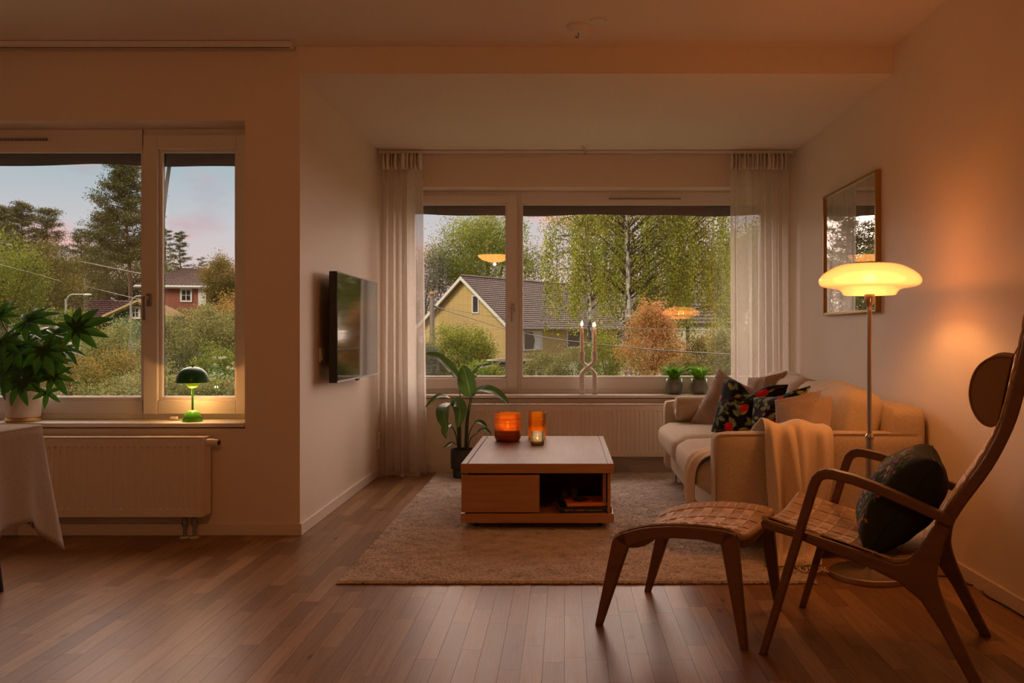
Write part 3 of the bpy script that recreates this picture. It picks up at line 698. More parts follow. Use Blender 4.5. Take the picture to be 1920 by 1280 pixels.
# ------------------------------------------------------------------ sofa
FAB = PM('sofa_linen', (.47, .385, .29), .95, var=(.39, .31, .225), vscale=160., stretch=(.25, .25, 1.6), bump=.35, bscale=420, sheen=.15, coords='Generated')
def fabric(name, a, b, vs=420.):
    m, n, out = newmat(name); t = N(n, 'ShaderNodeTexCoord')
    ws = []
    for st in ((60, 60, 900), (900, 900, 60)):
        mp = N(n, 'ShaderNodeMapping'); mp.inputs['Scale'].default_value = st; n.links.new(t.outputs['Object'], mp.inputs[0]); z = N(n, 'ShaderNodeTexNoise', i_Scale=1., i_Detail=2.); n.links.new(mp.outputs[0], z.inputs[0]); ws.append(z.outputs[0])
    s = math_(n, 'MULTIPLY', math_(n, 'ADD', ws[0], ws[1]), .5); r = ramp(n, [(.38, a), (.62, b)]); n.links.new(s, r.inputs[0])
    z3 = N(n, 'ShaderNodeTexNoise', i_Scale=5., i_Detail=3.); n.links.new(t.outputs['Object'], z3.inputs[0])
    b_ = N(n, 'ShaderNodeBsdfPrincipled', i_Roughness=.95); b_.inputs['Sheen Weight'].default_value = .1; b_.inputs['Specular IOR Level'].default_value = .15; n.links.new(r.outputs[0], b_.inputs['Base Color'])
    h = math_(n, 'ADD', math_(n, 'MULTIPLY', s, .3), math_(n, 'MULTIPLY', z3.outputs[0], 2.))
    bp = N(n, 'ShaderNodeBump', i_Strength=.35, i_Distance=.004); n.links.new(h, bp.inputs['Height']); n.links.new(bp.outputs[0], b_.inputs['Normal']); n.links.new(b_.outputs[0], out.inputs[0]); return m
FAB = fabric('sofa_linen', (.48, .385, .275), (.70, .585, .455))
def puff(name, x0, x1, y0, y1, z0, z1, mat, parent, r=.05, crown=.03, n=14, rot=None, seed=0, wob=.006, droop=None):
    """stuffed block: rounded box with crowned faces"""
    rg = random.Random(seed); p1, p2 = rg.uniform(0, 6), rg.uniform(0, 6)
    h = Vector(((x1-x0)/2, (y1-y0)/2, (z1-z0)/2)); c = Vector(((x0+x1)/2, (y0+y1)/2, (z0+z1)/2)); mb = MB()
    for ax in range(3):
        for sg in (-1, 1):
            A = []; a1, a2 = (ax+1) % 3, (ax+2) % 3
            for i in range(n+1):
                row = []
                for j in range(n+1):
                    q = Vector((0,0,0)); q[ax] = sg
                    q[a1] = math.sin((2*i/n-1)*math.pi/2)*.0 + (2*i/n-1); q[a2] = 2*j/n-1
                    p = Vector((q.x*h.x, q.y*h.y, q.z*h.z))
                    core = Vector([max(-(h[k]-r), min(h[k]-r, p[k])) for k in range(3)])
                    d = p - core
                    if d.length > 1e-9: p = core + d.normalized()*r
                    cr = [(1-q[k]**2) for k in range(3)]
                    p[ax] += sg*crown*cr[a1]**.6*cr[a2]**.6
                    wv = wob*math.sin(9*p.x+p1)*math.sin(7*p.y+p2+4*p.z)
                    p[ax] += sg*wv*cr[a1]*cr[a2]
                    if droop: p = droop(p, q)
                    row.append(c + (rot @ p if rot else p))
                A.append(row)
            mb.grid(A)
    o = obj(name, mb, mat, parent, smooth=True)
    import bmesh
    b = bmesh.new(); b.from_mesh(o.data); bmesh.ops.remove_doubles(b, verts=b.verts, dist=1e-4); bmesh.ops.recalc_face_normals(b, faces=b.faces); b.to_mesh(b_me := o.data); b.free()
    o.data.polygons.foreach_set('use_smooth', [True]*len(o.data.polygons))
    return o
sX0, sX1, sY0, sY1 = .70, 1.69, 4.076, 6.19
sofa = thing('sofa', ((sX0+sX1)/2, (sY0+sY1)/2, ZR), 'beige linen two-seat sofa against the right wall', 'sofa')
puff('base', sX0+.03, sX1-.01, sY0+.02, sY1-.02, .115, .29, FAB, sofa, .015, .0)
puff('arm', sX0, sX1-.02, sY0, sY0+.125, .115, .582, FAB, sofa, .022, .008, seed=2)
puff('arm', sX0, sX1-.02, sY1-.125, sY1, .115, .582, FAB, sofa, .022, .008, seed=3)
puff('back', 1.52, sX1, sY0+.02, sY1-.02, .115, .705, FAB, sofa, .03, .008, seed=4)
ym = (sY0+sY1)/2
puff('seat_cushion', sX0-.045, 1.42, sY0+.128, ym-.002, .275, .435, FAB, sofa, .055, .028, seed=5)
puff('seat_cushion', sX0-.045, 1.42, ym+.002, sY1-.128, .275, .435, FAB, sofa, .055, .028, seed=6)
RB = Matrix.Rotation(math.radians(14), 3, 'Y')
puff('back_cushion', 1.32, 1.53, sY0+.14, ym-.005, .42, .762, FAB, sofa, .06, .026, rot=RB, seed=7, wob=.016)
puff('back_cushion', 1.32, 1.53, ym+.005, sY1-.14, .42, .772, FAB, sofa, .06, .026, rot=RB, seed=8, wob=.016)
for a in (sX0+.07, sX1-.09):
    for b in (sY0+.12, sY1-.08): obj('leg', MB().tube([(a, b, ZR-.004 if b > 5 or a < 1 else 0), (a, b, .118)], [.014, .018], 12), STEEL, sofa, smooth=True, angle=60)
for yy in (sY0+.004, sY1-.004):
    pts = [(sX0+.002, yy, .13), (sX0+.002, yy, .56), (sX0+.02, yy, .58), (sX1-.05, yy, .585)]
    obj('piping', MB().tube(pts, .0035, 6), FAB, sofa, smooth=True)
for (cx_, cz_, dz) in ((1.475, .79, .03), (1.49, .775, -.01)):
    pass
# bolster roll by the far arm
bo = thing('bolster_cushion', (.98, 5.93, .46), 'round beige bolster roll lying along the far sofa arm', 'bolster')
xa, xb = PX(1266, 5.93), 1.28
bx = [(xa+.004, .0), (xa, .045), (xa+.006, .072), (xa+.03, .082), (xa+.15, .083), (xb-.03, .082), (xb-.006, .072), (xb, .045), (xb-.004, 0.0)]
obj('roll', MB().tube([(x_, 5.945, .545) for x_, _ in bx], [max(r_, .002) for _, r_ in bx], 28), FAB, bo, smooth=True)
obj('end_piping', MB().tube([(xa+.010, 5.945+.077*math.cos(a), .545+.077*math.sin(a)) for a in np.linspace(0, 2*math.pi, 33)], .003, 6), FAB, bo, smooth=True)

# cushions
def frame_of(n, up, roll=0.):
    n = Vector(n).normalized(); u = Vector(up); u = (u - n*u.dot(n)).normalized(); r = u.cross(n)
    M = Matrix((r, u, n)).transposed(); return M @ Matrix.Rotation(roll, 3, 'Z')
def pillow(label, c, w, h, t, normal, roll, mat, paint=None, relief=None, n=56, chop=0., boxy=.45, group='cushions on the sofa', seed=0, back=None):
    M = frame_of(normal, (0,0,1), math.radians(roll)); c = Vector(c)
    th = thing('throw_cushion', c, label, 'cushion', group)
    g = np.linspace(-1, 1, n); U, V = np.meshgrid(g, g, indexing='ij')
    rg = np.random.default_rng(seed)
    k = .075
    X = U*w/2*(1-k*(1-V**2)); Y = V*h/2*(1-k*(1-U**2))
    T = t/2*np.clip((1-U**2)*(1-V**2), 0, 1)**boxy
    wr = .006*np.sin(7*U+3*V+seed)*np.sin(5*V-2*U+seed*2)*(T/(t/2))
    if chop: Y = Y - chop*np.exp(-(U/.35)**2)*np.clip((V+.2)/1.2, 0, 1)**1.5
    for sd, nm in ((1, 'front'), (-1, 'back')):
        Z = sd*(T + wr)
        if relief is not None and sd == 1: Z = Z + 1.25*relief(U, V)*np.clip(T/(t/2)*3, 0, 1)
        Pn = np.stack([X, Y, Z], -1).reshape(-1, 3)
        mb = MB(); mb.v = [tuple(c + M @ Vector(p)) for p in Pn]
        mb.f = [(i*n+j, (i+1)*n+j, (i+1)*n+j+1, i*n+j+1) for i in range(n-1) for j in range(n-1)]
        if sd < 0: mb.f = [f[::-1] for f in mb.f]
        if paint is not None: mb.col = paint(U.ravel(), V.ravel(), sd)
        me = bpy.data.meshes.new(nm); me.from_pydata(mb.v, [], mb.f)
        if mb.col is not None:
            a = me.color_attributes.new('tone', 'FLOAT_COLOR', 'POINT'); cc = np.ones((len(mb.v), 4), np.float32); cc[:, :3] = mb.col; a.data.foreach_set('color', cc.ravel())
        me.transform(wm(th).inverted()); me.polygons.foreach_set('use_smooth', [True]*len(me.polygons))
        link(nm, me, (back or mat) if sd < 0 else mat, th)
    rim = [tuple(c + M @ Vector((X[i, j], Y[i, j], 0))) for i, j in [(i, 0) for i in range(0, n, 3)] + [(n-1, j) for j in range(0, n, 3)] + [(i, n-1) for i in range(n-1, 0, -3)] + [(0, j) for j in range(n-1, 0, -3)] + [(0, 0)]]
    sm = MB().tube(rim, .0028, 5)
    if paint is not None:
        q = paint(np.array([.98]), np.array([.02]), -1)[0]; sm.col = np.tile(q, (len(sm.v), 1))
    obj('seam', sm, back or mat, th, smooth=True)
    return th
def floral_paint(seed, dens=84, ground=(.006, .007, .006)):
    rg = random.Random(seed); items = []
    for _ in range(6): items.append(('stem', rg.uniform(-1, 1), rg.uniform(-1, 1), rg.uniform(-.9, .9), rg.uniform(.5, 1.), (.10, .05, .02)))
    for _ in range(dens):
        col = rg.choice([(.15, .24, .10), (.24, .32, .17), (.10, .16, .07), (.42, .33, .07), (.30, .36, .22), (.19, .28, .14)])
        items.append(('leaf', rg.uniform(-1, 1), rg.uniform(-1, 1), rg.uniform(0, 6.3), rg.uniform(.10, .19), col))
    for _ in range(5): items.append(('fruit', rg.uniform(-.8, .8), rg.uniform(-.8, .8), 0, rg.uniform(.11, .17), (.52, .02, .015)))
    for _ in range(4): items.append(('fruit', rg.uniform(-.9, .9), rg.uniform(-.9, .9), 0, rg.uniform(.06, .11), rg.choice([(.22, .28, .20), (.50, .20, .02), (.42, .10, .10)])))
    def f(U, V, sd):
        c = np.tile(np.array(ground), (U.size, 1))
        for kind, u, v, a, s, col in items:
            du, dv = U-u, V-v; x = du*math.cos(a)+dv*math.sin(a); y = -du*math.sin(a)+dv*math.cos(a); col = np.array(col)
            if kind == 'stem':
                m = (np.abs(y - .12*np.sin(x*5)) < .018) & (np.abs(x) < s*.7); c[m] = col
            elif kind == 'leaf':
                wd = .34*s*(1-(x/s)**2); m = (np.abs(x) < s) & (np.abs(y) < wd); c[m] = col*1.1
                e = m & (np.abs(y) < .012); c[e] = col*.35
            else:
                m = (du**2+dv**2 < s*s); c[m] = col; m2 = ((du+s*.3)**2+(dv-s*.3)**2 < (s*.3)**2); c[m2] = col*1.5
        return c
    return f
FLOR = attr_color_mat('printed_velvet', .85)
FLORB = PM('black_velvet', (.010, .016, .010), .9)
STR = PM('pleated_cotton', (.45, .34, .27), .95)
KNIT = PM('knit_wool', (.50, .385, .29), .95, bump=.4, bscale=300)
KNITP = PM('plain_cotton', (.55, .43, .32), .9, bump=.1, bscale=300)
def pleat(U, V):
    d = np.where(U + .25*V < .35, V*1.0 + .35*np.sin((U+.2)*1.6), V*.6 - U*.9)
    return .0065*(np.abs(((d*9.5) % 1)-.5)*2 - .5)
def knitr(U, V):
    m = (U < .28 + .12*V); row = V*15
    return np.where(m, .007*np.abs(np.sin(row*math.pi))*(.45+.55*np.abs(np.sin(U*24+np.floor(row)*1.57))), 0.)
pillow('pink-beige pleated cushion leaning on the bolster, leftmost on the sofa', P(1362, 764, 5.70), .38, .39, .16, (-.62, -.72, .30), -22, STR, relief=pleat, n=90, seed=1)
pillow('pink-beige pleated cushion mostly hidden behind the big floral one', P(1432, 752, 5.62), .34, .36, .12, (-.80, -.46, .32), 10, STR, relief=pleat, n=80, seed=2)
pillow('big black floral cushion with red fruits and a dented top', P(1402, 772, 5.22), .46, .38, .20, (-.70, -.64, .32), -3, FLOR, paint=floral_paint(4), n=120, chop=.075, seed=3, back=FLOR)
pillow('black floral cushion half covered by the knitted ones', P(1462, 788, 4.90), .38, .34, .17, (-.74, -.56, .38), 14, FLOR, paint=floral_paint(9), n=110, seed=4, chop=.02, back=FLOR)
pillow('black floral cushion of which only a corner shows at the back cushions', P(1489, 782, 4.88), .34, .32, .12, (-.72, -.52, .45), 16, FLOR, paint=floral_paint(15), n=70, seed=5, back=FLOR)
pillow('knitted beige cushion half hidden behind the front knitted one', P(1508, 790, 4.62), .34, .32, .15, (-.66, -.62, .40), 16, KNIT, relief=knitr, n=90, seed=6)
pillow('beige cushion, half chunky knit and half plain, frontmost on the sofa', P(1521, 803, 4.45), .34, .32, .19, (-.60, -.72, .36), 12, KNIT, relief=knitr, n=120, seed=7, back=KNITP)

# throw blanket
THROW = fabric('throw_wool', (.72, .59, .45), (.88, .75, .60))
def drape(stations, nu, nv, foldf):
    """stations: rows of (left, right) points; rows are interpolated, foldf(u, v) -> (offset vector)"""
    Ls = catmull([s[0] for s in stations], nv); Rs = catmull([s[1] for s in stations], nv); m = len(Ls); A = []
    for j in range(m):
        v = j/(m-1); A.append([tuple(Ls[j].lerp(Rs[j], i/nu) + Vector(foldf(i/nu, v))) for i in range(nu+1)])
    return A
tb = thing('throw_blanket', (1.05, 4.05, ZR), 'cream wool throw with fringes draped over the near sofa arm', 'blanket')
st = [((.80, 4.46, .455), (1.24, 4.42, .50)), ((.86, 4.32, .52), (1.24, 4.31, .56)), ((.905, 4.205, .605), (1.225, 4.205, .61)), ((.915, 4.13, .622), (1.225, 4.13, .612)),
      ((.915, 4.06, .60), (1.222, 4.06, .598)), ((.920, 4.045, .52), (1.222, 4.045, .52)), ((.935, 4.040, .36), (1.215, 4.040, .36)), ((.950, 4.035, .20), (1.185, 4.035, .20)),
      ((.945, 4.01, .07), (1.165, 4.015, .07)), ((.920, 3.95, .030), (1.155, 3.955, .030)), ((.905, 3.87, .027), (1.145, 3.88, .027))]
def fold(u, v):
    a = min(1, max(0, (v-.25)*3)); out = .028*a
    rd = lambda c, w: math.exp(-((u-c)/w)**2)
    k = a*(.060*rd(.09+.06*v, .06) + .052*rd(.34+.18*v, .07) + .046*rd(.68-.22*v, .05) + .034*rd(.92-.14*v, .06) + .006*math.sin(17*u+9*v) + .010)
    top = .026*math.exp(-((v-.30)/.10)**2)*(.5+.5*math.sin(2*math.pi*(1.6*u+.25)))
    g = max(0, (v-.86)/.14)
    return (.012*math.sin(6*v+5*u), -k*(1-.85*g) - .004*g, top + math.sin(math.pi*g)*.03*abs(math.sin(2*math.pi*2.2*u+1)))
o = obj('drape', MB().grid(drape(st, 70, 8, fold)), THROW, tb, smooth=True); md = o.modifiers.new('s', 'SOLIDIFY'); md.thickness = .006; md.offset = 1
st2 = [((1.00, 4.40, .470), (1.00, 4.24, .475)), ((.85, 4.43, .476), (.85, 4.22, .478)), ((.72, 4.45, .466), (.72, 4.225, .472)), ((.655, 4.44, .43), (.655, 4.23, .43)), ((.635, 4.40, .34), (.635, 4.25, .34)), ((.635, 4.38, .22), (.637, 4.27, .21))]
def fold2(u, v): 
    a = min(1, max(0, (v-.2)*2)); return (-.016*a*(1+math.sin(2*math.pi*(1.7*u+.2))), .004*math.sin(9*v), .010*(1-a)*math.sin(8*u+3))
o = obj('spill', MB().grid(drape(st2, 36, 8, fold2)), THROW, tb, smooth=True); md = o.modifiers.new('s', 'SOLIDIFY'); md.thickness = .005
fr = MB(); rg = random.Random(5)
for i in range(34):
    u = i/33; p = Vector((.905+.24*u, 3.88 - .02, .026)); q = [p, p + Vector((rg.uniform(-.012, .012), -.03, -.004)), p + Vector((rg.uniform(-.025, .025), -.06, -.008))]
    fr.tube(q, .0022, 5)
for i in range(16):
    u = i/15; p = Vector((.615 - .010*math.sin(9*u), 4.38-.11*u, .215)); fr.tube([p, p + Vector((rg.uniform(-.01, .0), rg.uniform(-.01, .01), -.035)), p + Vector((rg.uniform(-.012, .0), rg.uniform(-.018, .018), -.075))], .0022, 5)
tag(obj('fringe', fr, THROW, tb, smooth=True), kind='stuff')
# ------------------------------------------------------------------ lounge chair and footstool
CW = PM('beech_stained', (.20, .098, .046), .42, var=(.155, .074, .034), vscale=3., stretch=(2, 14, 14), bump=.05, bscale=40, bstretch=(1, 8, 8))
STRAP = PM('woven_webbing', (.60, .41, .26), .7, var=(.53, .355, .22), vscale=40., bump=.25, bscale=600)
STRAP2 = PM('woven_webbing_light', (.84, .62, .43), .7, var=(.77, .56, .38), vscale=40., bump=.25, bscale=600)
def weave(par, S, na, nb, strap='strap', mat=None, amp=.0028, wa=.94, wb=.94, flip=1, seg=4, th=.0022, a_range=(0, 1), b_range=(0, 1)):
    """basket weave of separate flat straps on the surface S(a, b) -> (point, normal)"""
    def strip(along_a, idx, nn, mm, wfrac):
        mb = MB(); rows = []
        steps = mm*seg
        for k in range(steps+1):
            p = k/steps
            c0 = (idx+.5-wfrac/2)/nn; c1 = (idx+.5+wfrac/2)/nn
            ph = math.cos(math.pi*(p*mm - .5 + 0)); 
            cell = p*mm; s_ = math.sin(math.pi*(cell)) * (1 if (int(min(cell, mm-1e-6)) + idx) % 2 == 0 else -1) * (1 if along_a else -1) * flip
            # flatten the wave so each strap lies flat on its cell
            sgn = 1 if s_ >= 0 else -1; off = sgn*abs(s_)**.3*amp
            row = []
            for cc in (c0, c1):
                pt, nm = S(p, cc) if along_a else S(cc, p)
                row.append((Vector(pt) + Vector(nm)*(off + th), Vector(pt) + Vector(nm)*off))
            rows.append(row)
        vs = []
        for r in rows: vs += [r[0][0], r[1][0], r[1][1], r[0][1]]
        fs = [(i*4+k, i*4+(k+1) % 4, (i+1)*4+(k+1) % 4, (i+1)*4+k) for i in range(len(rows)-1) for k in range(4)]
        fs += [(3,2,1,0), tuple(range(len(vs)-4, len(vs)))]
        mb.add(vs, fs); obj(strap, mb, STRAP if along_a else STRAP2, par, local=True, smooth=True, angle=35)
    for j in range(nb): strip(True, j, nb, na, wb)
    for i in range(na): strip(False, i, na, nb, wa)
def surf(prof, t0, t1, sag, n=200, sagdir=None):
    """surface swept between two rails: profile pts (s, z) along a, t across b, sagging in the middle"""
    pts = catmull([Vector((p[0], 0, p[1])) for p in prof], 24)
    d = [0.]
    for i in range(1, len(pts)): d.append(d[-1] + (pts[i]-pts[i-1]).length)
    def at(a):
        x = min(max(a, 0), 1)*d[-1]; lo, hi = 0, len(d)-1
        while hi-lo > 1:
            m = (lo+hi)//2
            if d[m] <= x: lo = m
            else: hi = m
        f = (x-d[lo])/max(1e-9, d[hi]-d[lo]); return pts[lo].lerp(pts[hi], f)
    def S(a, b):
        p = at(a); q = at(min(a+.01, 1)) - at(max(a-.01, 0)); q.normalize()
        nm = Vector((-q.z, 0, q.x)); e = sag(a)*(1-(2*b-1)**2)
        db = sag(a)*(-4*(2*b-1))/(t1-t0)*(-1)
        pt = p + nm*(-e); pt.y = t0 + (t1-t0)*b
        nrm = (nm + Vector((0, -db, 0))*1.0).normalized()
        return pt, nrm
    return S
# footstool: local s along the curved side rails, t across, origin at the near left foot
SA = math.atan2(-.255, .49)
stl = thing('footstool', (.109, 3.164, 0), 'wooden footstool with a woven webbing seat in front of the lounge chair', 'footstool', rz=SA)
SW, ST = .553, .49
rail = [(.074, .322), (.12, .346), (.20, .370), (.30, .385), (.40, .390), (.48, .388), (.515, .380)]
for t_ in (0., ST-.026):
    top = catmull([Vector((a, 0, b)) for a, b in rail], 4)
    lower = [(.470, .340), (.40, .350), (.30, .345), (.20, .328), (.125, .296)]
    poly = [(p.x, p.z) for p in top] + lower
    obj('side_rail', MB().prism(poly, (0, t_, 0), (1,0,0), (0,0,1), (0, .026, 0)), CW, stl, local=True, bevel=.004)
    obj('leg', MB().prism([(0, 0), (.024, 0), (.128, .296), (.12, .346), (.074, .322), (.067, .308)], (0, t_, 0), (1,0,0), (0,0,1), (0, .026, 0)), CW, stl, local=True, bevel=.004)
    obj('leg', MB().prism([(.533, 0), (.557, 0), (.524, .368), (.515, .380), (.48, .388), (.466, .345)], (0, t_, 0), (1,0,0), (0,0,1), (0, .026, 0)), CW, stl, local=True, bevel=.004)
    for sx in (.003, .535): obj('glide', MB().box(sx, sx+.02, t_+.003, t_+.023, 0, .003), DARK, stl, local=True)
for s_, z_, sg in ((.100, .325, 1), (.502, .372, 1)):                 # cross rails dip in the middle
    pts = [(s_, .02 + (ST-.04)*k/12, z_ - .010 - .042*(1-(2*k/12-1)**2)) for k in range(13)]
    obj('cross_rail', MB().sweep(pts, .022, .042, (1, 0, 0)), CW, stl, local=True, bevel=.004)
S1 = surf([(.078, .330), (.12, .351), (.20, .375), (.30, .390), (.40, .395), (.48, .392), (.515, .384)], .022, ST-.022, lambda a: .036)
weave(stl, S1, 11, 9)
# rolled front and back edges of the webbing
for a_ in (0, 1):
    pts = []
    for k in range(17):
        p, n_ = S1(a_, k/16); pts.append(p - n_*.012 + Vector(((.004 if a_ else -.002), 0, 0)))
    obj('rolled_edge', MB().tube(pts, .0145, 12), STRAP, stl, local=True, smooth=True)

CA = math.radians(-27.97); CT = .537
ch = thing('lounge_chair', (.645, 2.899, 0), 'wooden high-back lounge chair with woven webbing by the right wall', 'lounge chair', rz=CA)
rail_t = [(.0, .430), (.01, .439), (.12, .413), (.215, .391), (.32, .366), (.42, .341)]
back_in = [(.455, .350), (.506, .428), (.566, .530), (.652, .656), (.709, .777), (.745, .92), (.766, 1.02), (.782, 1.12)]
back_out = [(.800, 1.12), (.792, 1.00), (.771, .872), (.743, .771), (.688, .651), (.604, .518), (.560, .42), (.540, .33), (.548, .27), (.585, .175), (.668, 0)]
leg_in = [(.632, 0), (.545, .160), (.49, .240), (.43, .285), (.335, .322), (.215, .356), (.12, .386), (.004, .408)]
bi = [(p.x, p.y) for p in catmull([Vector((a, b, 0)) for a, b in back_in], 4)]; bo_ = [(p.x, p.y) for p in catmull([Vector((a, b, 0)) for a, b in back_out], 4)]
for t_, sgn in ((0., 1), (CT-.028, 1)):
    obj('side_frame', MB().prism(rail_t + bi + bo_ + leg_in, (0, t_, 0), (1,0,0), (0,0,1), (0, .028, 0)), CW, ch, local=True, bevel=.006)
for t_ in (-.014, CT+.014):
    arm = [(.013, .0), (.100, .300), (.166, .528), (.176, .562), (.186, .586), (.200, .600), (.218, .606), (.240, .605), (.30, .594), (.36, .576), (.42, .554), (.47, .535), (.52, .515), (.588, .488)]
    ww = [.026, .028, .030, .031, .033, .035, .038, .040, .044, .046, .046, .045, .042, .034]; tt = [.024, .028, .030, .031, .031, .031, .031, .030, .029, .028, .028, .028, .028, .028]
    obj('arm', MB().sweep([(a, t_, c_) for a, c_ in arm], ww, tt, (0, 1, 0)), CW, ch, local=True, bevel=.005)
    obj('glide', MB().box(.001, .025, t_-.010, t_+.010, 0, .002), DARK, ch, local=True)
def dip(s_, z_, d, w, th, nm):
    pts = [(s_, .02 + (CT-.04)*k/12, z_ - d*(1-(2*k/12-1)**2)) for k in range(13)]
    obj(nm, MB().sweep(pts, w, th, (1, 0, 0)), CW, ch, local=True, bevel=.004)
dip(.018, .425, .040, .026, .026, 'front_rail')
dip(.46, .315, .0, .03, .04, 'rear_rail')
obj('head_rail', MB().sweep([(.792 + .02*(1-(2*k/10-1)**2), .02 + (CT-.04)*k/10, 1.105) for k in range(11)], .018, .05, (1, 0, 0)), CW, ch, local=True, bevel=.004)
S2 = surf([(.012, .444), (.12, .418), (.215, .396), (.32, .371), (.42, .348), (.475, .372), (.53, .464)], .026, CT-.026, lambda a: .038*(1-.5*a))
weave(ch, S2, 13, 10)
S3 = surf([(.53, .47), (.575, .545), (.647, .661), (.703, .780), (.739, .92), (.760, 1.02), (.774, 1.11)], .026, CT-.026, lambda a: .022)
weave(ch, S3, 13, 10)
pts = [S2(0, k/16)[0] - S2(0, k/16)[1]*.010 for k in range(17)]
obj('rolled_edge', MB().tube(pts, .012, 12), STRAP, ch, local=True, smooth=True)
# D-shaped head cushion strapped to the top of the back
HC = PM('head_cushion_wool', (.33, .20, .115), .95, bump=.3, bscale=500)
Dp = [(.706, .782), (.690, .772), (.668, .778), (.648, .800), (.634, .835), (.630, .875), (.638, .918), (.656, .952), (.684, .974), (.712, .982), (.744, .978)]
Dc = [(p.x, p.z) for p in catmull([Vector((a, 0, b)) for a, b in Dp], 3)]
hd = obj('headrest', MB().prism([(x_-.004, z_) for x_, z_ in Dc], (0, .055, 0), (1,0,0), (0,0,1), (0, CT-.11, 0)), HC, ch, local=True, bevel=.012, seg=3)
for t_ in (.055, CT-.055): obj('piping', MB().tube([(x_-.005, t_, z_) for x_, z_ in Dc], .0035, 6), HC, hd, local=True, smooth=True)
for t_ in (.15, CT-.15): obj('strap', MB().sweep([(.738, t_, .975), (.765, t_, 1.03), (.785, t_, 1.125), (.806, t_, 1.125), (.800, t_, 1.02)], .03, .003, (0,1,0)), HC, hd, local=True)
# embroidered cushion on the chair
def meadow(seed):
    rg = random.Random(seed); it = []
    for _ in range(240): it.append(('s', rg.uniform(-.8, .8), rg.uniform(-.8, .8), rg.uniform(1.0, 2.2), rg.uniform(.08, .17), rg.choice([(.16, .20, .07), (.11, .15, .06), (.24, .25, .14)])))
    for _ in range(110): it.append(('f', rg.uniform(-.9, .9), rg.uniform(-.9, .9), 0, rg.uniform(.02, .05), rg.choice([(.55, .07, .10), (.60, .30, .28), (.50, .16, .03), (.30, .09, .28), (.55, .45, .35), (.30, .24, .40)])))
    def f(U, V, sd):
        c = np.tile(np.array((.030, .034, .016)), (U.size, 1))
        if sd < 0: return c
        for k, u, v, a, s, col in it:
            du, dv = U-u, V-v
            if k == 's':
                x = du*math.cos(a)+dv*math.sin(a); y = -du*math.sin(a)+dv*math.cos(a); m = (np.abs(y) < .012) & (np.abs(x) < s)
            else: m = du**2+dv**2 < s*s
            c[m] = col
        return c
    return f
Rz = Matrix.Rotation(CA, 3, 'Z')
def chp(s_, t_, z_): return Vector((.645, 2.899, 0)) + Rz @ Vector((s_, t_, z_))
pillow('dark green cushion embroidered with wildflowers, on the lounge chair', chp(.405, .27, .505), .42, .36, .225, Rz @ Vector((-.80, -.10, .56)), 0, FLOR, paint=meadow(3), n=110, boxy=.34, group=None, seed=9, back=FLOR)

# ------------------------------------------------------------------ floor lamp
LX, LY = 1.318, 3.80
lamp = thing('floor_lamp', (LX, LY, 0), 'lit floor lamp with a flattened opal glass shade and steel pole', 'floor lamp')
lz = lambda py: PZ(py, LY)
obj('base', MB().lathe([(.166, 0), (.168, .004), (.168, .022), (.164, .026), (.03, .028), (.02, .034), (.0, .034)], (LX, LY, 0), 56), STEEL, lamp, smooth=True, angle=40)
obj('base_rubber', MB().lathe([(.160, .0005), (.162, .003), (0, .003)], (LX, LY, 0), 40), DARK, lamp)
obj('lower_pole', MB().tube([(LX, LY, .028), (LX, LY, lz(822))], .0165, 20), STEEL, lamp, smooth=True, angle=60)
obj('collar', MB().lathe([(.0165, 0), (.018, .002), (.018, .014), (.011, .024)], (LX, LY, lz(822)-.002), 20), STEEL, lamp, smooth=True, angle=50)
obj('upper_pole', MB().tube([(LX, LY, lz(822)), (LX, LY, lz(572))], [.0105, .0105], 18), STEEL, lamp, smooth=True, angle=60)
obj('socket', MB().lathe([(.0105, lz(575)), (.016, lz(570)), (.022, lz(566)), (.022, lz(549)), (.036, lz(548)), (.036, lz(547)), (0, lz(547))], (LX, LY, 0), 24), STEEL, lamp, smooth=True, angle=50)
c_ = obj('pull_chain', MB().tube([(LX-.004, LY-.024, lz(560)), (LX-.006, LY-.027, lz(566)), (LX-.006, LY-.027, lz(582))], .0012, 5), BRASS, lamp)
obj('knob', MB().lathe([(0, 0), (.004, .003), (.004, .012), (0, .014)], (LX-.006, LY-.027, lz(586)), 10), BRASS, c_)
for k in range(3):
    a = 2*math.pi*k/3 + .4
    obj('shade_arm', MB().tube([(LX+.02*math.cos(a), LY+.02*math.sin(a), lz(547)), (LX+.10*math.cos(a), LY+.10*math.sin(a), lz(546))], .002, 6), STEEL, lamp)
def opal():
    m, n, out = newmat('opal_glass_lit'); e = N(n, 'ShaderNodeEmission'); e.inputs[0].default_value = (1., .30, .066, 1); e.inputs[1].default_value = 5.6
    g = N(n, 'ShaderNodeBsdfGlossy', i_Roughness=.12); fr = N(n, 'ShaderNodeFresnel', i_IOR=1.45); mx = N(n, 'ShaderNodeMixShader')
    tr = N(n, 'ShaderNodeBsdfTransparent'); tr.inputs[0].default_value = (1., .8, .5, 1); m0 = N(n, 'ShaderNodeMixShader'); m0.inputs[0].default_value = .5; n.links.new(tr.outputs[0], m0.inputs[1]); n.links.new(e.outputs[0], m0.inputs[2])
    n.links.new(fr.outputs[0], mx.inputs[0]); n.links.new(m0.outputs[0], mx.inputs[1]); n.links.new(g.outputs[0], mx.inputs[2]); n.links.new(mx.outputs[0], out.inputs[0]); return m
OPAL = opal()
k_ = LY/F
sp_ = [(34, 494), (46, 495), (60, 499), (74, 506), (85, 514), (91, 522), (92, 527), (90, 533), (84, 537), (70, 540), (58, 542), (52, 545), (49, 549), (47, 553)]
prof = [(r*k_, lz(y_)) for r, y_ in sp_]
fine = [(p.x, p.y) for p in catmull([Vector((a, b, 0)) for a, b in prof], 4)]
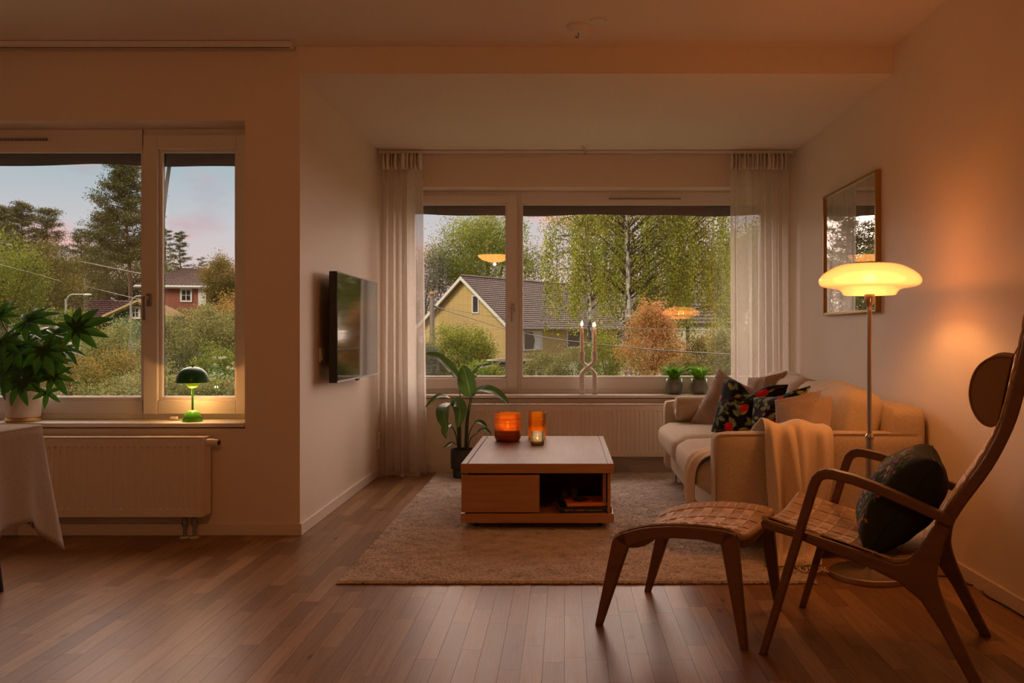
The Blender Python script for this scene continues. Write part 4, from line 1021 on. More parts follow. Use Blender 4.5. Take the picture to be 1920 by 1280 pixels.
obj('shade', MB().lathe([(a, b) for a, b in fine] + [(a-.004, b+.001) for a, b in fine[::-1]], (LX, LY, 0), 64, True), OPAL, lamp, smooth=True)
obj('shade_cap', MB().lathe([(34*k_+.002, lz(494)+.001), (34*k_+.002, lz(493)), (30*k_, lz(492)), (0, lz(492))], (LX, LY, 0), 40), BRASS, lamp, smooth=True, angle=40)
obj('bulb', MB().lathe([(0, 0), (.012, .004), (.014, .02), (.026, .04), (.029, .055), (.022, .072), (0, .08)], (LX, LY, lz(546)), 20), EM('bulb', (1., .55, .2), 12.), lamp, smooth=True)
def spot(name, c, d, energy, col, size, blend, r):
    l = bpy.data.lights.new(name, 'SPOT'); l.energy = energy; l.color = col; l.spot_size = math.radians(size); l.spot_blend = blend; l.shadow_soft_size = r
    o = bpy.data.objects.new(name, l); C.objects.link(o); o.location = c; o.rotation_euler = Vector(d).to_track_quat('-Z', 'Y').to_euler(); return o
spot('floor_lamp_light', (LX, LY, lz(555)), (0, 0, -1), 4., (1., .40, .11), 165, .6, .05)
plight('floor_lamp_bulb_light', (LX, LY, lz(526)), 76., (1., .40, .11), .03)
# lamp cord along the skirting
cord = thing('floor_lamp_cord', (1.66, 3.6, 0), 'black lamp cord on the floor along the right skirting board', 'cord')
def fl(px, py): k = (EYE-.004)/(py-CY); return Vector(((px-CX)*k, k*F, .004))
cp = [Vector((LX+.16, LY-.01, .006)), Vector((1.54, 3.80, .004)), fl(1786, 1081), fl(1812, 1094), fl(1836, 1100), fl(1848, 1116), fl(1880, 1133), fl(1925, 1160), Vector((1.685, 2.9, .004)), Vector((1.69, 2.2, .004))]
obj('cable', MB().tube(catmull(cp, 6), .003, 6), DARK, cord, smooth=True)

# pendant over the dining area behind the camera; only its mirror image shows in the bay window
PXp, PYp, PZp = -1.02, .85, 2.19
pen = thing('pendant_lamp', (PXp, PYp, ZC), 'lit amber bowl pendant lamp mirrored in the left pane of the bay window', 'pendant lamp')
obj('bowl', MB().lathe([(0, -.10), (.10, -.092), (.19, -.06), (.24, -.02), (.245, 0), (.235, 0), (.18, -.05), (0, -.09)], (PXp, PYp, PZp), 48), EM('pendant_glow', (1., .34, .07), 7.), pen, smooth=True)
obj('canopy', MB().lathe([(.245, .0), (.246, .004), (.09, .10), (.03, .13), (0, .13)], (PXp, PYp, PZp), 48), PM('pendant_metal', (.25, .2, .15), .4, .6), pen, smooth=True, angle=40)
obj('cable', MB().tube([(PXp, PYp, PZp+.12), (PXp, PYp, ZC)], .004, 8), DARK, pen)
plight('pendant_light', (PXp, PYp, PZp-.125), 22., (1., .38, .11), .02)

# ------------------------------------------------------------------ window sill objects
# green mushroom table lamp
gx, gy, gz = PX(361, 4.64), 4.64, Z0W
GRN = PM('dark_green_enamel', (.02, .15, .07), .3, coat=.1, spec=.3); GRN2 = PM('leaf_green_enamel', (.09, .40, .02), .25, coat=.3)
gl_ = thing('table_lamp', (gx, gy, gz), 'small green dome-shaded table lamp glowing on the left window sill', 'table lamp')
q = 4.64/F
def gp(l): return [(r*q, (792-y_)*q) for r, y_ in l]
obj('base', MB().lathe(gp([(17.5, 792), (18, 790), (17, 783), (12.5, 775), (7, 771), (4, 770.5), (3.4, 770), (0, 770)]), (gx, gy, gz), 36), GRN2, gl_, smooth=True, angle=60)
obj('base_ring', MB().lathe(gp([(5, 771.6), (5.4, 770.6), (4.0, 769.8), (2.4, 769.8)]), (gx, gy, gz), 24, True), BRASS, gl_, smooth=True)
obj('stem', MB().tube([(gx, gy, gz+22*q), (gx, gy, gz+66*q)], 2.0*q, 14), GRN2, gl_, smooth=True, angle=60)
obj('inner_bowl', MB().lathe(gp([(2.5, 729), (8, 727.5), (13, 722), (15.2, 716), (15.4, 708), (14.6, 708), (12, 722), (2.4, 727.6)]), (gx, gy, gz), 32, True), PM('lime_bowl', (.22, .42, .02), .35, trans=.4, tcol=(.5, .7, .04)), gl_, smooth=True)
dome = [(29.2, 718.5), (29.3, 717), (28.2, 710), (24.5, 701), (18.5, 694.5), (10, 690.3), (2, 689)]
obj('shade', MB().lathe(gp(dome + [(r-.7, y_+.8) for r, y_ in dome[::-1]]), (gx, gy, gz), 40, True), GRN, gl_, smooth=True)
obj('finial', MB().lathe(gp([(1.6, 690), (2.2, 688), (1.5, 686), (0, 685.3)]), (gx, gy, gz), 12), DARK, gl_, smooth=True)
obj('bulb', MB().lathe(gp([(0, 718), (5, 716), (6.5, 710), (4, 704), (0, 702)]), (gx, gy, gz), 16), EM('lamp_bulb', (1., .6, .22), 25.), gl_, smooth=True)
plight('table_lamp_light', (gx, gy, gz + 82*q), 6., (1., .45, .13), .012)
plight('table_lamp_underglow', (gx, gy-.001, gz + 58*q), 8., (1., .45, .13), .008)
ck = thing('lamp_plug', (PX(335, 4.70), 4.70, Z0W), 'white cord and plug lying beside the green lamp', 'cord')
a0 = Vector((PX(322, 4.70), 4.70, Z0W+.006)); a1 = Vector((PX(346, 4.68), 4.68, Z0W+.006))
obj('cable', MB().tube(catmull([a0, a0+Vector((.03, -.01, 0)), a1, Vector((gx-.02, gy+.03, Z0W+.004))], 5), .003, 6), WHITE, ck, smooth=True)
obj('plug', MB().obox(a0 + Vector((.012, 0, .006)), (.04, .02, .018)), WHITE, ck, bevel=.004)

# double candlestick with two candles
PORC = PM('matte_porcelain', (.72, .66, .62), .45)
cy_ = 6.72; kq = cy_/F
cs = thing('candlestick', (PX(1103, cy_), cy_, Z0W), 'white porcelain candlestick of two intertwined stems on the bay sill', 'candlestick')
xl, xr = PX(1091.5, cy_), PX(1115, cy_)
def zq(y_): return Z0W + (738 - y_)*kq
def stem(xa, xb, yo):
    pts = [(xa, cy_, Z0W), (xa, cy_, zq(720)), (xa, cy_, zq(703)), (xa+(xb-xa)*.12, cy_+yo*.4, zq(696)), (xa+(xb-xa)*.5, cy_+yo, zq(687)), (xa+(xb-xa)*.88, cy_+yo*.4, zq(680)), (xb, cy_, zq(673)), (xb, cy_, zq(665)), (xb, cy_, zq(658))]
    rr = [5.4, 5.2, 4.8, 3.6, 2.6, 3.2, 4.2, 4.6, 4.7]
    c = catmull(pts, 4); r4 = [p.x*kq for p in catmull([Vector((v, 0, 0)) for v in rr], 4)]
    obj('stem', MB().tube(c, r4, 18), PORC, cs, smooth=True, angle=60)
stem(xl, xr, -.014); stem(xr, xl, .014)
TAPER = PM('candle_wax', (.84, .66, .54), .45, trans=.2, tcol=(.95, .7, .45))
for xx, top, lab in ((xl, 611, 'left'), (xr, 613, 'right')):
    cd = thing('taper_candle', (xx, cy_, zq(660)), 'burning pale taper candle in the %s arm of the candlestick' % lab, 'candle', 'taper candles')
    obj('wax', MB().tube([(xx, cy_, zq(660)), (xx, cy_, zq(630)), (xx, cy_, zq(top+2)), (xx, cy_, zq(top))], [3.0*kq, 2.7*kq, 2.3*kq, 1.2*kq], 14), TAPER, cd, smooth=True, angle=60)
    obj('wick', MB().tube([(xx, cy_, zq(top)), (xx+.001, cy_, zq(top-2))], .001, 5), DARK, cd)
    flame((xx, cy_, zq(top-1)), 10.5*kq, cd)
    plight('candle_light', (xx, cy_-.012, zq(top-8)), .12, (1., .5, .16), .006)

# two small ferns in grooved pots
POT = PM('grey_green_glaze', (.17, .19, .145), .28, var=(.12, .135, .105), vscale=6., coat=.3)
FERN = attr_ramp_mat('fern_green', [(0., (.06, .18, .012)), (.5, (.18, .42, .03)), (1., (.34, .62, .07))], .5, .45)
SOIL = PM('soil', (.02, .014, .01), .95, bump=.5, bscale=80)
def fern(px, label, seed):
    c = Vector((PX(px, 6.74), 6.74, Z0W)); k = 6.74/F; t = thing('potted_fern', c, label, 'potted fern', 'small ferns on the bay sill'); rg = random.Random(seed)
    prof = [(10.5, 0), (13, 1), (15.2, 6), (16, 10), (15.6, 18), (14.6, 28.5), (14.0, 29), (13.6, 28), (13.5, 24), (0, 24)]
    mb = MB(); n = 60; A = []
    for r, z in prof: A.append([(c.x + r*k*(1 + (.012 if i % 2 and 9 < z < 28.6 and r > 14 else 0))*math.cos(2*math.pi*i/n), c.y + r*k*(1 + (.012 if i % 2 and 9 < z < 28.6 and r > 14 else 0))*math.sin(2*math.pi*i/n), c.z + z*k) for i in range(n+1)])
    A = [[(c.x, c.y, c.z)]*(n+1)] + A
    obj('pot', mb.grid(A), POT, t, smooth=True, angle=60)
    obj('soil', MB().lathe([(0, 24.5*k), (13.3*k, 24.5*k)], c, 24), SOIL, t)
    for f_ in range(60):
        a = rg.uniform(0, 6.28); ln = rg.uniform(.05, .115); up = rg.uniform(.07, .15)
        b = c + Vector((.02*math.cos(a), .02*math.sin(a), 24*k)); e = b + Vector((ln*.75*math.cos(a), ln*.75*math.sin(a), up*.75)); m = b.lerp(e, .5) + Vector((0, 0, .03))
        sp2 = catmull([b, m, e], 5); fm = MB(); fm.col = []
        side = Vector((-math.sin(a), math.cos(a), 0)); tone = rg.uniform(.25, 1)
        for i in range(1, len(sp2)):
            p = sp2[i]; d = (sp2[i]-sp2[i-1]).normalized(); L = .021*(1-.6*i/len(sp2))
            for s_ in (-1, 1):
                tip = p + side*s_*L + d*L*.5 + Vector((0, 0, rg.uniform(-.004, .006)))
                fm.add([p - d*.003, p + side*s_*L*.5 + d*L*.6, tip, p + side*s_*L*.6 - d*.002], [(0,1,2,3)]); fm.col += [(tone*rg.uniform(.7, 1.1),)*3]*4
        nb = len(fm.v); fm.tube(sp2[::2], .0008, 3); fm.col += [(.3, .3, .3)]*(len(fm.v)-nb)
        obj('frond', fm, FERN, t)
fern(1264, 'left of the two small ferns in grey-green pots on the bay sill', 1)
fern(1311, 'right of the two small ferns in grey-green pots on the bay sill', 2)

# ------------------------------------------------------------------ large plants
def leaf_mat(name, base, vein, trans=.3, rough=.35, veins=14.):
    m, n, out = newmat(name); a = N(n, 'ShaderNodeAttribute', attribute_name='tone'); s = N(n, 'ShaderNodeSeparateColor'); n.links.new(a.outputs[0], s.inputs[0])
    rib = math_(n, 'SUBTRACT', 1., math_(n, 'MULTIPLY', s.outputs[1], 14.), True)
    v = math_(n, 'SINE', math_(n, 'MULTIPLY', math_(n, 'SUBTRACT', s.outputs[0], math_(n, 'MULTIPLY', s.outputs[1], .45)), veins*6.28))
    v = math_(n, 'MULTIPLY', math_(n, 'POWER', math_(n, 'MAXIMUM', v, 0.), 5.), .35)
    f = math_(n, 'MAXIMUM', rib, v)
    dk = mixc(n, s.outputs[2], tuple(x_*.7 for x_ in base), base); c = mixc(n, f, dk, vein)
    b = N(n, 'ShaderNodeBsdfPrincipled', i_Roughness=rough); n.links.new(c, b.inputs['Base Color']); t = N(n, 'ShaderNodeBsdfTranslucent'); n.links.new(c, t.inputs[0])
    mx = N(n, 'ShaderNodeMixShader'); mx.inputs[0].default_value = trans; n.links.new(b.outputs[0], mx.inputs[1]); n.links.new(t.outputs[0], mx.inputs[2]); n.links.new(mx.outputs[0], out.inputs[0]); return m
def leaf(par, name, mid, width, nrm, mat, fold=.25, prof=None, nv=8, tone=1.):
    """blade along the midrib points; width = half width; fold lifts the edges"""
    sp_ = catmull(mid, 8); m = len(sp_); nrm = Vector(nrm).normalized(); mb = MB(); mb.col = []; A = []
    prof = prof or (lambda u: math.sin(math.pi*min(1, u*.92+.04)**.75)**.8)
    for i, p in enumerate(sp_):
        u = i/(m-1); d = (sp_[min(i+1, m-1)] - sp_[max(i-1, 0)]).normalized(); side = d.cross(nrm).normalized(); up = side.cross(d).normalized()
        w = width*max(.01, prof(u)); row = []
        for j in range(nv+1):
            v = 2*j/nv-1; row.append(tuple(p + side*(w*v*math.cos(fold*abs(v))) + up*(w*abs(v)*math.sin(fold) + .03*width*math.sin(u*17+j)))); mb.col.append((u, abs(v), tone))
        A.append(row)
    mb.grid(A); return obj(name, mb, mat, par, smooth=True)
STREL = leaf_mat('strelitzia_leaf', (.075, .165, .028), (.32, .40, .15), .32, .32)
STEM = PM('plant_stem', (.05, .085, .02), .5)
py0 = 6.33
pl = thing('potted_plant', (PX(868, py0), py0, ZR), 'bird-of-paradise plant in a dark grey pot beside the coffee table', 'potted plant')
pc = Vector((PX(868, py0), py0, ZR)); kk = py0/F
POTG = PM('dark_grey_pot', (.035, .037, .038), .75, var=(.055, .057, .057), vscale=10., bump=.2, bscale=60)
obj('pot', MB().lathe([(0, 0), (18*kk, 0), (18.5*kk, .01), (18.5*kk, 15*kk), (22.3*kk, 17*kk), (23*kk, 30*kk), (23*kk, 52*kk), (22*kk, 53*kk), (21*kk, 52*kk), (20.5*kk, 46*kk), (0, 46*kk)], pc, 40), POTG, pl, smooth=True, angle=50)
obj('soil', MB().lathe([(0, 47*kk), (20.3*kk, 46.5*kk)], pc, 24), SOIL, pl)
BL = [  # (midrib px,py,depth ...), half width px, normal, stem foot offset px
    ([(862, 712, 6.30), (845, 692, 6.24), (822, 670, 6.18), (799, 663, 6.12)], 9, (.35, -.75, .55), -4),
    ([(883, 742, 6.28), (878, 722, 6.26), (873, 702, 6.27), (867, 686, 6.30)], 15, (-.25, -.95, .2), 4),
    ([(890, 708, 6.34), (893, 697, 6.33), (905, 688, 6.28), (924, 684, 6.22)], 8, (-.2, -.55, .8), 6),
    ([(886, 740, 6.30), (906, 731, 6.24), (932, 738, 6.18), (953, 756, 6.14)], 10, (.25, -.6, .75), 9),
    ([(850, 753, 6.30), (838, 745, 6.24), (820, 744, 6.18), (798, 763, 6.10)], 6, (-.1, -.6, .8), -6),
    ([(848, 757, 6.26), (836, 764, 6.18), (833, 782, 6.12), (838, 808, 6.10)], 14, (-.45, -.88, .12), -8),
    ([(850, 750, 6.30), (860, 760, 6.24), (862, 778, 6.20), (858, 801, 6.19)], 11, (.25, -.95, .15), -3),
    ([(844, 795, 6.28), (836, 801, 6.24), (834, 810, 6.22), (837, 822, 6.21)], 6, (-.3, -.9, .2), -9),
    ([(857, 834, 6.30), (848, 831, 6.26), (840, 835, 6.23), (830, 841, 6.20)], 4, (0, -.5, .8), -8),
    ([(889, 794, 6.38), (897, 791, 6.36), (906, 795, 6.34), (913, 801, 6.32)], 5, (.2, -.6, .75), 8),
    ([(895, 812, 6.36), (903, 806, 6.33), (912, 807, 6.30), (920, 814, 6.28)], 5, (.2, -.6, .75), 9)]
for i, (mid, hw, nr, off) in enumerate(BL):
    mp_ = [P(*m_) for m_ in mid]; b = mp_[0]
    foot = pc + Vector((off*kk*.9, -.02+.01*(i % 3), 46*kk))
    midp = foot.lerp(b, .55) + Vector(((foot.x-b.x)*.25, 0, .02))
    stp = catmull([foot, midp, b], 6); obj('stem', MB().tube(stp, [.0058*(1-.5*j/(len(stp)-1)) for j in range(len(stp))], 7), STEM, pl, smooth=True)
    leaf(pl, 'leaf', mp_, hw*kk*1.25, nr, STREL, .35, tone=.5+.5*((i*37) % 10)/10)

ARAL = leaf_mat('aralia_leaf', (.045, .14, .014), (.016, .055, .008), .38, .28, 9.)
ay = 4.66; ak = ay/F
ac = Vector((PX(44, ay), ay, Z0W))
ar = thing('potted_aralia', ac, 'leafy aralia in a white pot on a brass saucer, on the left sill', 'potted plant')
obj('pot', MB().lathe([(0, .012), (27*ak, .012), (28.5*ak, .02), (31*ak, 57*ak), (30*ak, 57.5*ak), (29*ak, 56*ak), (28*ak, 48*ak), (0, 48*ak)], ac, 40), PM('pot_white', (.70, .64, .60), .3), ar, smooth=True, angle=50)
obj('saucer', MB().lathe([(0, 0), (29*ak, 0), (30*ak, .003), (30.3*ak, .022), (29*ak, .023), (28.6*ak, .006), (0, .005)], ac, 40), BRASS, ar, smooth=True, angle=50)
obj('soil', MB().lathe([(0, 50*ak), (28*ak, 49*ak)], ac, 24), SOIL, ar)
def palmate(par, c, R, nrm, stemdir, nl, tone, seed):
    rg = random.Random(seed); nrm = Vector(nrm).normalized(); d = Vector(stemdir); d = (d - nrm*d.dot(nrm)).normalized(); sd = d.cross(nrm)
    mb = MB(); mb.col = []
    for i in range(nl):
        a = math.radians(-140 + 280*i/(nl-1)) + rg.uniform(-.06, .06); L = R*(1 - .35*abs(a)/2.5)*rg.uniform(.93, 1.05)
        dr = d*math.cos(a) + sd*math.sin(a); drop = .18*L
        sp_ = [c, c + dr*L*.35 + nrm*.02*L, c + dr*L*.7 - nrm*drop*.3, c + dr*L - nrm*drop]
        spp = catmull(sp_, 5); m = len(spp); A = []; w = L*.155
        for k, p in enumerate(spp):
            u = k/(m-1); dd = (spp[min(k+1, m-1)]-spp[max(k-1, 0)]).normalized(); s2 = dd.cross(nrm).normalized()
            ww = max(.0006, w*(.34*(1-u) + .86*math.sin(math.pi*(.08+.92*u))))
            A.append([tuple(p + s2*ww*v + nrm*abs(v)*ww*.30) for v in (-1, -.5, 0, .5, 1)]); mb.col += [(u, abs(v), tone) for v in (-1, -.5, 0, .5, 1)]
        mb.grid(A)
    return obj('leaf', mb, ARAL, par, smooth=True)
AL = [(143, 616, 4.58, 50, (.15, -.85, .45), (.75, 0, .45), 9), (54, 603, 4.60, 46, (-.1, -.75, .65), (.55, 0, -.1), 9), (82, 655, 4.50, 46, (.15, -.85, .45), (.35, 0, -.8), 9),
      (101, 704, 4.52, 34, (.3, -.85, .3), (.5, 0, -.85), 7), (-2, 592, 4.6, 34, (0, -.8, .6), (.3, 0, .8), 8), (4, 640, 4.52, 38, (-.1, -.8, .55), (.3, 0, -.8), 9),
      (40, 716, 4.48, 38, (0, -.9, .3), (0, 0, -1), 8), (104, 626, 4.64, 38, (.1, -.6, .75), (.9, 0, .1), 8), (36, 652, 4.56, 44, (-.1, -.75, .6), (-.1, 0, -.9), 9),
      (22, 690, 4.54, 40, (-.2, -.8, .5), (-.3, 0, -.9), 8), (62, 690, 4.52, 42, (.1, -.8, .5), (.3, 0, -.9), 9), (118, 655, 4.62, 34, (.4, -.5, .75), (.9, 0, -.3), 8),
      (-20, 660, 4.6, 40, (-.3, -.8, .5), (-.6, 0, -.6), 8), (70, 628, 4.68, 42, (0, -.5, .85), (.3, 0, .3), 8), (10, 715, 4.55, 34, (-.3, -.8, .4), (-.5, 0, -.85), 7),
      (88, 735, 4.56, 26, (.4, -.8, .3), (.45, 0, -.9), 6), (-30, 615, 4.62, 36, (-.3, -.7, .6), (-.8, 0, .2), 8), (30, 625, 4.70, 40, (-.2, -.4, .9), (-.4, 0, .3), 8),
      (50, 668, 4.66, 44, (0, -.7, .7), (.2, 0, -.9), 8), (92, 680, 4.62, 38, (.3, -.7, .6), (.6, 0, -.7), 8), (5, 675, 4.64, 40, (-.2, -.7, .6), (-.3, 0, -.9), 8)]
for i, (px_, py_, Y_, R_, nr, sd_, nl) in enumerate(AL):
    c = P(px_, py_, Y_); foot = ac + Vector((.02*math.sin(i*2.), .02*math.cos(i*2.), 50*ak))
    stp = catmull([foot, foot.lerp(c, .5) + Vector((0, .01, .04)), c], 6)
    obj('stem', MB().tube(stp, .003, 6), STEM, ar, smooth=True)
    palmate(ar, c, 1.28*R_*Y_/F, nr, sd_, nl, .3 + .7*((i*7) % 10)/10, i)

# ------------------------------------------------------------------ dining table corner, cloth, chair
dt = thing('dining_table', (-2.5, 2.4, 0), 'dining table under a linen cloth at the left edge', 'dining table')
DW = PM('dark_table_wood', (.10, .055, .03), .5)
obj('table_top', MB().box(-3.3, -1.80, 1.75, 3.04, .70, .728), DW, dt, bevel=.004)
for a in (-3.22, -2.02):
    for b in (1.85, 2.80): obj('leg', MB().box(a-.025, a+.025, b-.025, b+.025, 0, .70), DW, dt, bevel=.004)
LIN = fabric('table_linen', (.30, .235, .18), (.40, .325, .255))
tcl = thing('tablecloth', (-2.5, 2.4, .728), 'beige linen tablecloth with frayed hem hanging off the table corner', 'tablecloth')
def cloth():
    # rounded-corner table outline; hanging skirt with a corner flap that reaches lower
    cx_, cy_, hx, hy, r = -2.55, 2.395, .755, .65, .05
    out = []; N_ = 260
    per = []
    for k, (sx, sy) in enumerate(((1, -1), (1, 1), (-1, 1), (-1, -1))):
        c = (cx_+sx*(hx-r), cy_+sy*(hy-r)); a0 = (-math.pi/2, 0, math.pi/2, math.pi)[k]
        for j in range(9): per.append((c[0]+r*math.cos(a0+j*math.pi/16), c[1]+r*math.sin(a0+j*math.pi/16)))
    per.append(per[0]); d = [0.]
    for i in range(1, len(per)): d.append(d[-1]+math.hypot(per[i][0]-per[i-1][0], per[i][1]-per[i-1][1]))
    A = []; rows = 16
    for i in range(N_+1):
        s_ = d[-1]*i/N_; k = max(j for j in range(len(d)) if d[j] <= s_+1e-9); k = min(k, len(per)-2); f_ = (s_-d[k])/(d[k+1]-d[k])
        x_, y_ = per[k][0]+(per[k+1][0]-per[k][0])*f_, per[k][1]+(per[k+1][1]-per[k][1])*f_
        nx, ny = (x_-cx_)/hx, (y_-cy_)/hy; mx_ = max(abs(nx), abs(ny)); 
        corner = max(0, min(abs(nx), abs(ny))-.80)/.20
        ex = Vector((nx if abs(nx) > .9 else 0, ny if abs(ny) > .9 else 0, 0)); ex = ex.normalized() if ex.length else Vector((nx, ny, 0)).normalized()
        drop = .30 + .16*corner**1.3
        wv = math.sin(s_*15.)*.8 + math.sin(s_*27.+1)*.5
        col_ = []
        for j in range(rows+1):
            v = j/rows; o_ = .010 + (.030*wv + .03 + .05*corner*math.sin(s_*34.+.5))*v**1.1*.9
            col_.append((x_+ex.x*o_, y_+ex.y*o_, .732 - drop*v - (.004 if j else 0)))
        A.append(col_)
    mb = MB().grid(A)
    top = [(a[0][0], a[0][1], .732) for a in A[:-1]]; b0 = len(mb.v); mb.add(top, [tuple(range(len(top)))])
    o = obj('cloth', mb, LIN, tcl, smooth=True, angle=60); md = o.modifiers.new('s', 'SOLIDIFY'); md.thickness = .002
    fr = MB(); rg = random.Random(3)
    for i in range(0, N_, 1):
        a = Vector(A[i][rows]); fr.tube([a, a + Vector((rg.uniform(-.003, .003), rg.uniform(-.003, .003), -.012))], .0012, 3)
    tag(obj('fringe', fr, LIN, tcl), kind='stuff')
cloth()
cx2, cy2 = -2.505, 3.375
dc = thing('dining_chair', (cx2, cy2, 0), 'dark dining chair whose foot shows at the left edge', 'chair')
obj('seat', MB().box(cx2-.22, cx2+.20, cy2-.18, cy2+.22, .43, .46), DARK, dc, bevel=.01)
obj('backrest', MB().box(cx2-.20, cx2+.18, cy2+.20, cy2+.22, .60, .82), DARK, dc, bevel=.01)
for a in (-.20, .215):
    for b in (-.16, .20): obj('leg', MB().tube([(cx2+a, cy2+b, 0), (cx2+a*.5, cy2+b*.95, .44 if b < 0 else .82)], [.012, .016], 10), DARK, dc, smooth=True, angle=60)
# ------------------------------------------------------------------ outdoors
def hill(x, y):
    a = np.clip((-x/np.maximum(y, 1) - .18)/.25, 0, 1); a = a*a*(3-2*a)
    return -1.0 + np.clip(y-22, 0, 80)*.052*a
GRASS = PM('grass', (.06, .085, .02), .95, var=(.10, .11, .035), vscale=.6)
gx_, gy_ = np.meshgrid(np.linspace(-120, 90, 106), np.linspace(7.3, 160, 80), indexing='ij')
gz_ = hill(gx_, gy_)
mb = MB(); mb.v = [tuple(v) for v in np.stack([gx_, gy_, gz_], -1).reshape(-1, 3)]
mb.f = [(i*80+j, (i+1)*80+j, (i+1)*80+j+1, i*80+j+1) for i in range(105) for j in range(79)]
struct('ground', mb, GRASS, smooth=True)
struct('ground_front_left', MB().box(-40, XL-.3, YF+TH, 7.31, -1.3, -1.0), GRASS)
def gz(x, y): return float(hill(np.array(x), np.array(y)))

def leaves(name, cen, size, tone, mat, parent, aspect=.55, flat=None, dirs=None):
    """one mesh of thousands of small diamond leaves"""
    n = len(cen); cen = np.asarray(cen, np.float64); size = np.broadcast_to(np.asarray(size, np.float64), (n,))
    d = RNG.normal(size=(n, 3)) if dirs is None else dirs + RNG.normal(size=(n, 3))*.45
    d /= np.linalg.norm(d, axis=1, keepdims=True)
    e = RNG.normal(size=(n, 3)); e -= d*np.sum(e*d, 1, keepdims=True); e /= np.linalg.norm(e, axis=1, keepdims=True)
    s = size[:, None]
    V = np.stack([cen - d*s*.5, cen + e*s*aspect*.5, cen + d*s*.5, cen - e*s*aspect*.5], 1).reshape(-1, 3)
    V -= np.array(wm(parent).translation)
    me = bpy.data.meshes.new(name); me.vertices.add(4*n); me.vertices.foreach_set('co', V.astype(np.float32).ravel())
    me.loops.add(4*n); me.loops.foreach_set('vertex_index', np.arange(4*n, dtype=np.int32)); me.polygons.add(n)
    me.polygons.foreach_set('loop_start', np.arange(0, 4*n, 4, dtype=np.int32)); me.update()
    a = me.color_attributes.new('tone', 'FLOAT_COLOR', 'POINT'); c = np.ones((4*n, 4), np.float32); c[:, :3] = np.repeat(np.clip(tone, 0, 1), 4)[:, None]; a.data.foreach_set('color', c.ravel())
    return link(name, me, mat, parent)
def LM(name, stops, tr=.35): return attr_ramp_mat(name, stops, .65, tr)
L_GREEN = LM('leaf_green', [(0, (.04, .065, .01)), (.5, (.16, .22, .026)), (1, (.38, .40, .06))])
L_OLIVE = LM('leaf_olive', [(0, (.06, .075, .02)), (.5, (.19, .205, .055)), (1, (.40, .385, .15))])
L_DARK = LM('leaf_dark', [(0, (.015, .025, .008)), (.5, (.05, .07, .018)), (1, (.12, .14, .04))], .2)
L_PINE = LM('needle_green', [(0, (.028, .036, .010)), (.5, (.085, .098, .026)), (1, (.20, .20, .065))], .15)
L_BIRCH = LM('leaf_birch', [(0, (.07, .10, .012)), (.45, (.24, .29, .035)), (.8, (.44, .44, .06)), (1, (.60, .44, .04))], .42)
L_AUT = LM('leaf_autumn', [(0, (.17, .15, .03)), (.35, (.42, .30, .07)), (.7, (.62, .31, .12)), (1, (.72, .33, .20))], .42)
L_MIX = LM('leaf_turning', [(0, (.035, .045, .01)), (.5, (.12, .13, .025)), (.8, (.26, .22, .05)), (1, (.45, .25, .06))], .35)
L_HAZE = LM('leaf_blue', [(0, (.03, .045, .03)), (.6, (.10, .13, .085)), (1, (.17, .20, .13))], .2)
BARK = PM('bark', (.085, .065, .05), .95, var=(.05, .038, .03), vscale=6., stretch=(1,1,.2), bump=.8, bscale=14)
PINEB = PM('pine_bark', (.16, .095, .06), .95, var=(.09, .055, .038), vscale=3., stretch=(1,1,.3))
def birch_bark():
    m, n, out = newmat('birch_bark'); t = N(n, 'ShaderNodeTexCoord'); mp = N(n, 'ShaderNodeMapping'); mp.inputs['Scale'].default_value = (3.5, 3.5, 1.6); n.links.new(t.outputs['Object'], mp.inputs[0])
    z = N(n, 'ShaderNodeTexNoise', i_Scale=1.6, i_Detail=5., i_Roughness=.65); n.links.new(mp.outputs[0], z.inputs[0]); r = ramp(n, [(.46, (.60, .57, .52)), (.54, (.05, .045, .04))]); n.links.new(z.outputs[0], r.inputs[0])
    b = N(n, 'ShaderNodeBsdfPrincipled', i_Roughness=.8); n.links.new(r.outputs[0], b.inputs['Base Color']); n.links.new(b.outputs[0], out.inputs[0]); return m
BIRCHB = birch_bark()

